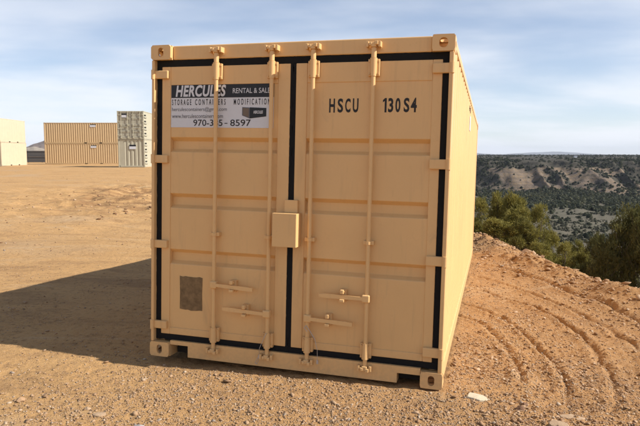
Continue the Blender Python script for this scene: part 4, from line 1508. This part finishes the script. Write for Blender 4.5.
TREES = [
    (1, 482, 193, 19.0, 46, 'olive juniper half hidden behind the container\'s far corner', 0.3),
    (0, 500, 187, 20.5, 46, 'tall olive juniper with the left of two pointed tops beside the container', 1.1),
    (2, 515, 186, 19.5, 42, 'tall narrow olive juniper, the right of two pointed tops', 2.4),
    (1, 538, 198, 18.0, 44, 'round-topped olive juniper to the right of the two pointed ones', 4.0),
    (0, 527, 214, 16.6, 44, 'bushy yellow-green juniper just over the crest, in front of the round-topped one', 5.2),
    (2, 497, 215, 17.0, 46, 'low bushy juniper over the crest next to the container side', 3.1),
    (1, 556, 226, 18.5, 40, 'low olive juniper sloping down towards the valley meadow', 0.9),
    (0, 578, 236, 19.5, 40, 'small dark juniper in the dip between the olive group and the brown tree', 2.0),
    (3, 628, 200, 13.2, 92, 'large dark juniper with rusty brown tips at the right edge', 0.5),
    (3, 598, 231, 14.0, 48, 'dark bushy juniper at the left foot of the rusty large one', 2.6),
    (3, 655, 212, 12.2, 70, 'rusty brown juniper cut off by the right edge', 4.1),
    (2, 540, 240, 15.5, 34, 'small olive juniper peeping over the crest of the bank', 1.6),
    (1, 470, 205, 23.0, 40, 'juniper standing behind the container', 1.0),
    (1, 566, 238, 17.0, 44, 'dark green juniper filling the dip left of the brown bushy one', 3.6),
    (2, 586, 246, 15.6, 34, 'small green juniper just over the crest in the dip', 0.2),
    (0, 512, 204, 18.4, 56, 'broad olive juniper in the middle of the group under the two pointed tops', 2.9),
    (3, 614, 246, 12.6, 50, 'low dark juniper right behind the crest under the rusty large one', 5.5),
]
for k, px_, top, dep, wpx, label, rot in TREES:
    plant_tree(k, px_, top, dep, wpx, label, rot)


# ------------------------------------------------------------------ scrub in the valley and on the mesa
def shrub_arrays(seed, blades=44):
    g = np.random.default_rng(seed)
    d = g.normal(size=(blades, 3))
    d /= np.linalg.norm(d, axis=1)[:, None]
    d[:, 2] = np.abs(d[:, 2])
    r_ = g.uniform(0.45, 1.0, blades)
    c = d * r_[:, None] * np.array([1, 1, 1.15]) + np.array([0, 0, 0.1])
    u = np.cross(d, g.normal(size=(blades, 3)))
    u /= np.linalg.norm(u, axis=1)[:, None]
    w_ = np.cross(d, u)
    s1 = g.uniform(0.25, 0.50, blades)[:, None]
    s2 = g.uniform(0.25, 0.50, blades)[:, None]
    v = np.stack([c - u * s1, c + w_ * s2, c + u * s1, c - w_ * s2 + d * 0.15], 1).reshape(-1, 3)
    f = np.arange(blades * 4).reshape(-1, 4)
    return v, f


def scrub(name, X, Y, Z, size, label, mat, seed=5):
    SH = [shrub_arrays(seed + k, 30) for k in range(6)]
    n = len(X)
    pick = rng.integers(0, 6, n)
    vs, fs, tn = [], [], []
    off = 0
    for k in range(6):
        idx = np.where(pick == k)[0]
        if not len(idx):
            continue
        bv, bf = SH[k]
        a = rng.uniform(0, 6.28, len(idx))
        ca, sa = np.cos(a), np.sin(a)
        s_ = size[idx]
        vx = (bv[None, :, 0] * ca[:, None] - bv[None, :, 1] * sa[:, None]) * s_[:, None] + X[idx][:, None]
        vy = (bv[None, :, 0] * sa[:, None] + bv[None, :, 1] * ca[:, None]) * s_[:, None] + Y[idx][:, None]
        vz = bv[None, :, 2] * (s_ * rng.uniform(0.9, 1.5, len(idx)))[:, None] + Z[idx][:, None]
        v = np.stack([vx, vy, vz], -1).reshape(-1, 3)
        f = (bf[None] + (np.arange(len(idx)) * len(bv))[:, None, None]).reshape(-1, 4) + off
        vs.append(v)
        fs.append(f)
        tn.append(np.repeat(rng.uniform(0, 1, len(idx)), len(bv)))
        off += len(v)
    o = np_mesh(name, np.vstack(vs), np.vstack(fs), mat, None, False, {'tone': np.concatenate(tn)})
    return tag(o, label, kind='stuff')


# dense wood on the valley floor under the cliffs
n = 16000
wy = rng.uniform(280, 425, n)
wx = wy * rng.uniform(0.15, 0.80, n)
dn = smooth(270, 350, wy + 60 * fbm(wx / 60, wy / 60, 81, 3)) * np.clip(0.75 + 1.6 * fbm(wx / 28, wy / 16, 82, 3), 0.06, 1)
kp = rng.uniform(0, 1, n) < dn
wx, wy = wx[kp], wy[kp]


def terrain_z(x, y):
    g = ground_z(x, y, False)
    # the mesa sheet lies above the ground near its foot
    xi = np.clip(np.searchsorted(MX, x), 0, len(MX) - 1)
    yi = np.clip(np.searchsorted(MY, y), 0, len(MY) - 1)
    mzv = np.where(y > 386, mz[yi, xi], -99)
    return np.maximum(g, mzv)


wz = terrain_z(wx, wy)
scrub('juniper_wood', wx, wy, wz - 0.3, np.clip(rng.normal(1.0, 0.3, len(wx)), 0.4, 1.9), 'dark belt of juniper wood on the valley floor under the cliffs', M['scrub'])
# scrub on the cliffs (in the gullies) and along the mesa rim and top
iy = rng.integers(15, 152, 60000)
ix = rng.integers(340, 1050, 60000)
dmv = dm[iy, ix]
pr_ = np.where(dmv < 24, np.clip(1.0 - 1.2 * spur[iy, ix], 0.03, 1) * 0.55, np.clip(0.66 + 1.5 * fbm(mxw[iy, ix] / 60, myy[iy, ix] / 60, 83, 3), 0.03, 1))
pr_ = pr_ * (dmv > -40)
kp = rng.uniform(0, 1, 60000) < pr_
X, Y, Z = mesa_at(ix[kp], iy[kp])
szs = np.clip(rng.normal(0.75, 0.28, kp.sum()), 0.3, 1.5) * np.clip((Y / 480) ** 0.35, 1, 1.7)
scrub('mesa_scrub', X + rng.normal(0, 0.8, len(X)), Y, Z - 0.3, szs, 'dark scrub in the gullies and along the rim of the mesa', M['scrub'], 15)
# slope right under the bank
n = 4200
sx_ = rng.uniform(6, 120, n)
sy_ = rng.uniform(18, 190, n)
sv = edge_s(sx_, sy_)
kp = (sv > 9) & (rng.uniform(0, 1, n) < np.clip(0.5 + 1.2 * fbm(sx_ / 18, sy_ / 18, 84, 2), 0.05, 1) * np.exp(-sv / 55))
scrub('slope_scrub', sx_[kp], sy_[kp], ground_z(sx_[kp], sy_[kp], False) - 0.2, np.clip(rng.normal(0.75, 0.3, kp.sum()), 0.25, 1.5), 'dark brush on the slope between bank and valley floor', M['scrub'], 25)

n = 2600
ry_ = rng.uniform(20, 300, n)
rx_ = np.interp(ry_, EDGE_Y, EDGE_X) + np.abs(rng.normal(0, 22, n)) + 1.0
kp = (ry_ > 30) | (rx_ < 3.2) | (rng.uniform(0, 1, n) < 0.3)
scrub('rim_scrub', rx_[kp], ry_[kp], ground_z(rx_[kp], ry_[kp], False) - 0.2, np.clip(rng.normal(0.9, 0.35, kp.sum()), 0.3, 1.9), 'dark brush along the far rim of the yard behind the big container', M['scrub'], 45)
n = 9000
bx_ = rng.uniform(0.2, 0.68, n)
by_ = rng.uniform(150, 345, n)
bx_ = bx_ * by_
kp = rng.uniform(0, 1, n) < np.clip(0.20 + 1.6 * fbm(bx_ / 30, by_ / 16, 86, 3), 0.03, 1)
scrub('sage_brush', bx_[kp], by_[kp], ground_z(bx_[kp], by_[kp], False) - 0.1, np.clip(rng.normal(0.42, 0.2, kp.sum()), 0.12, 1.1), 'low grey-green brush covering the valley meadow', M['sage_brush'], 35)

# single junipers on the sage meadow: each a thing
v, f = shrub_arrays(99, 90)
tn = np.repeat(np.random.default_rng(3).uniform(0, 1, 90), 4)
shr = np_mesh('juniper_shrub', v, f, M['scrub'], None, False, {'tone': tn})
first = True
cnt = 0
while cnt < 180:
    y = random.uniform(170, 320)
    x = y * random.uniform(0.27, 0.60)
    if float(vnoise(np.array([x / 40]), np.array([y / 25]), 88)[0]) < random.uniform(-0.35, 0.25):
        continue
    o = shr if first else shr.copy()
    if not first:
        COL.objects.link(o)
    first = False
    s_ = random.uniform(0.5, 1.25)
    o.location = (x, y, float(ground_z(np.array([x]), np.array([y]), False)[0]) - 0.15)
    o.scale = (s_, s_ * random.uniform(0.7, 1.3), s_ * random.uniform(0.7, 1.5))
    o.rotation_euler = (0, 0, random.uniform(0, 6.28))
    tag(o, 'small dark juniper dotting the grey sage meadow in the valley', 'shrub', 'junipers dotting the valley meadow')
    cnt += 1

# tiny white house on the mesa top
hx_, hy_ = 0.428 * 640, 640
hzv = float(terrain_z(np.array([hx_]), np.array([hy_]))[0])
he = empty('house', loc=(hx_, hy_, hzv))
tag(he, 'tiny white house on the mesa top by the rim', 'house')
MB().box(-1.6, 1.6, -1.4, 1.4, -1, 2.2).build('wall', M['sign_white'], he)
MB().add([(-1.8, -1.6, 2.21), (1.8, -1.6, 2.21), (1.8, 1.6, 2.21), (-1.8, 1.6, 2.21), (-1.8, 0, 2.9), (1.8, 0, 2.9)], [(0, 1, 5, 4), (2, 3, 4, 5), (0, 4, 3), (1, 2, 5), (3, 2, 1, 0)]).build('roof', M['sign_grey'], he)
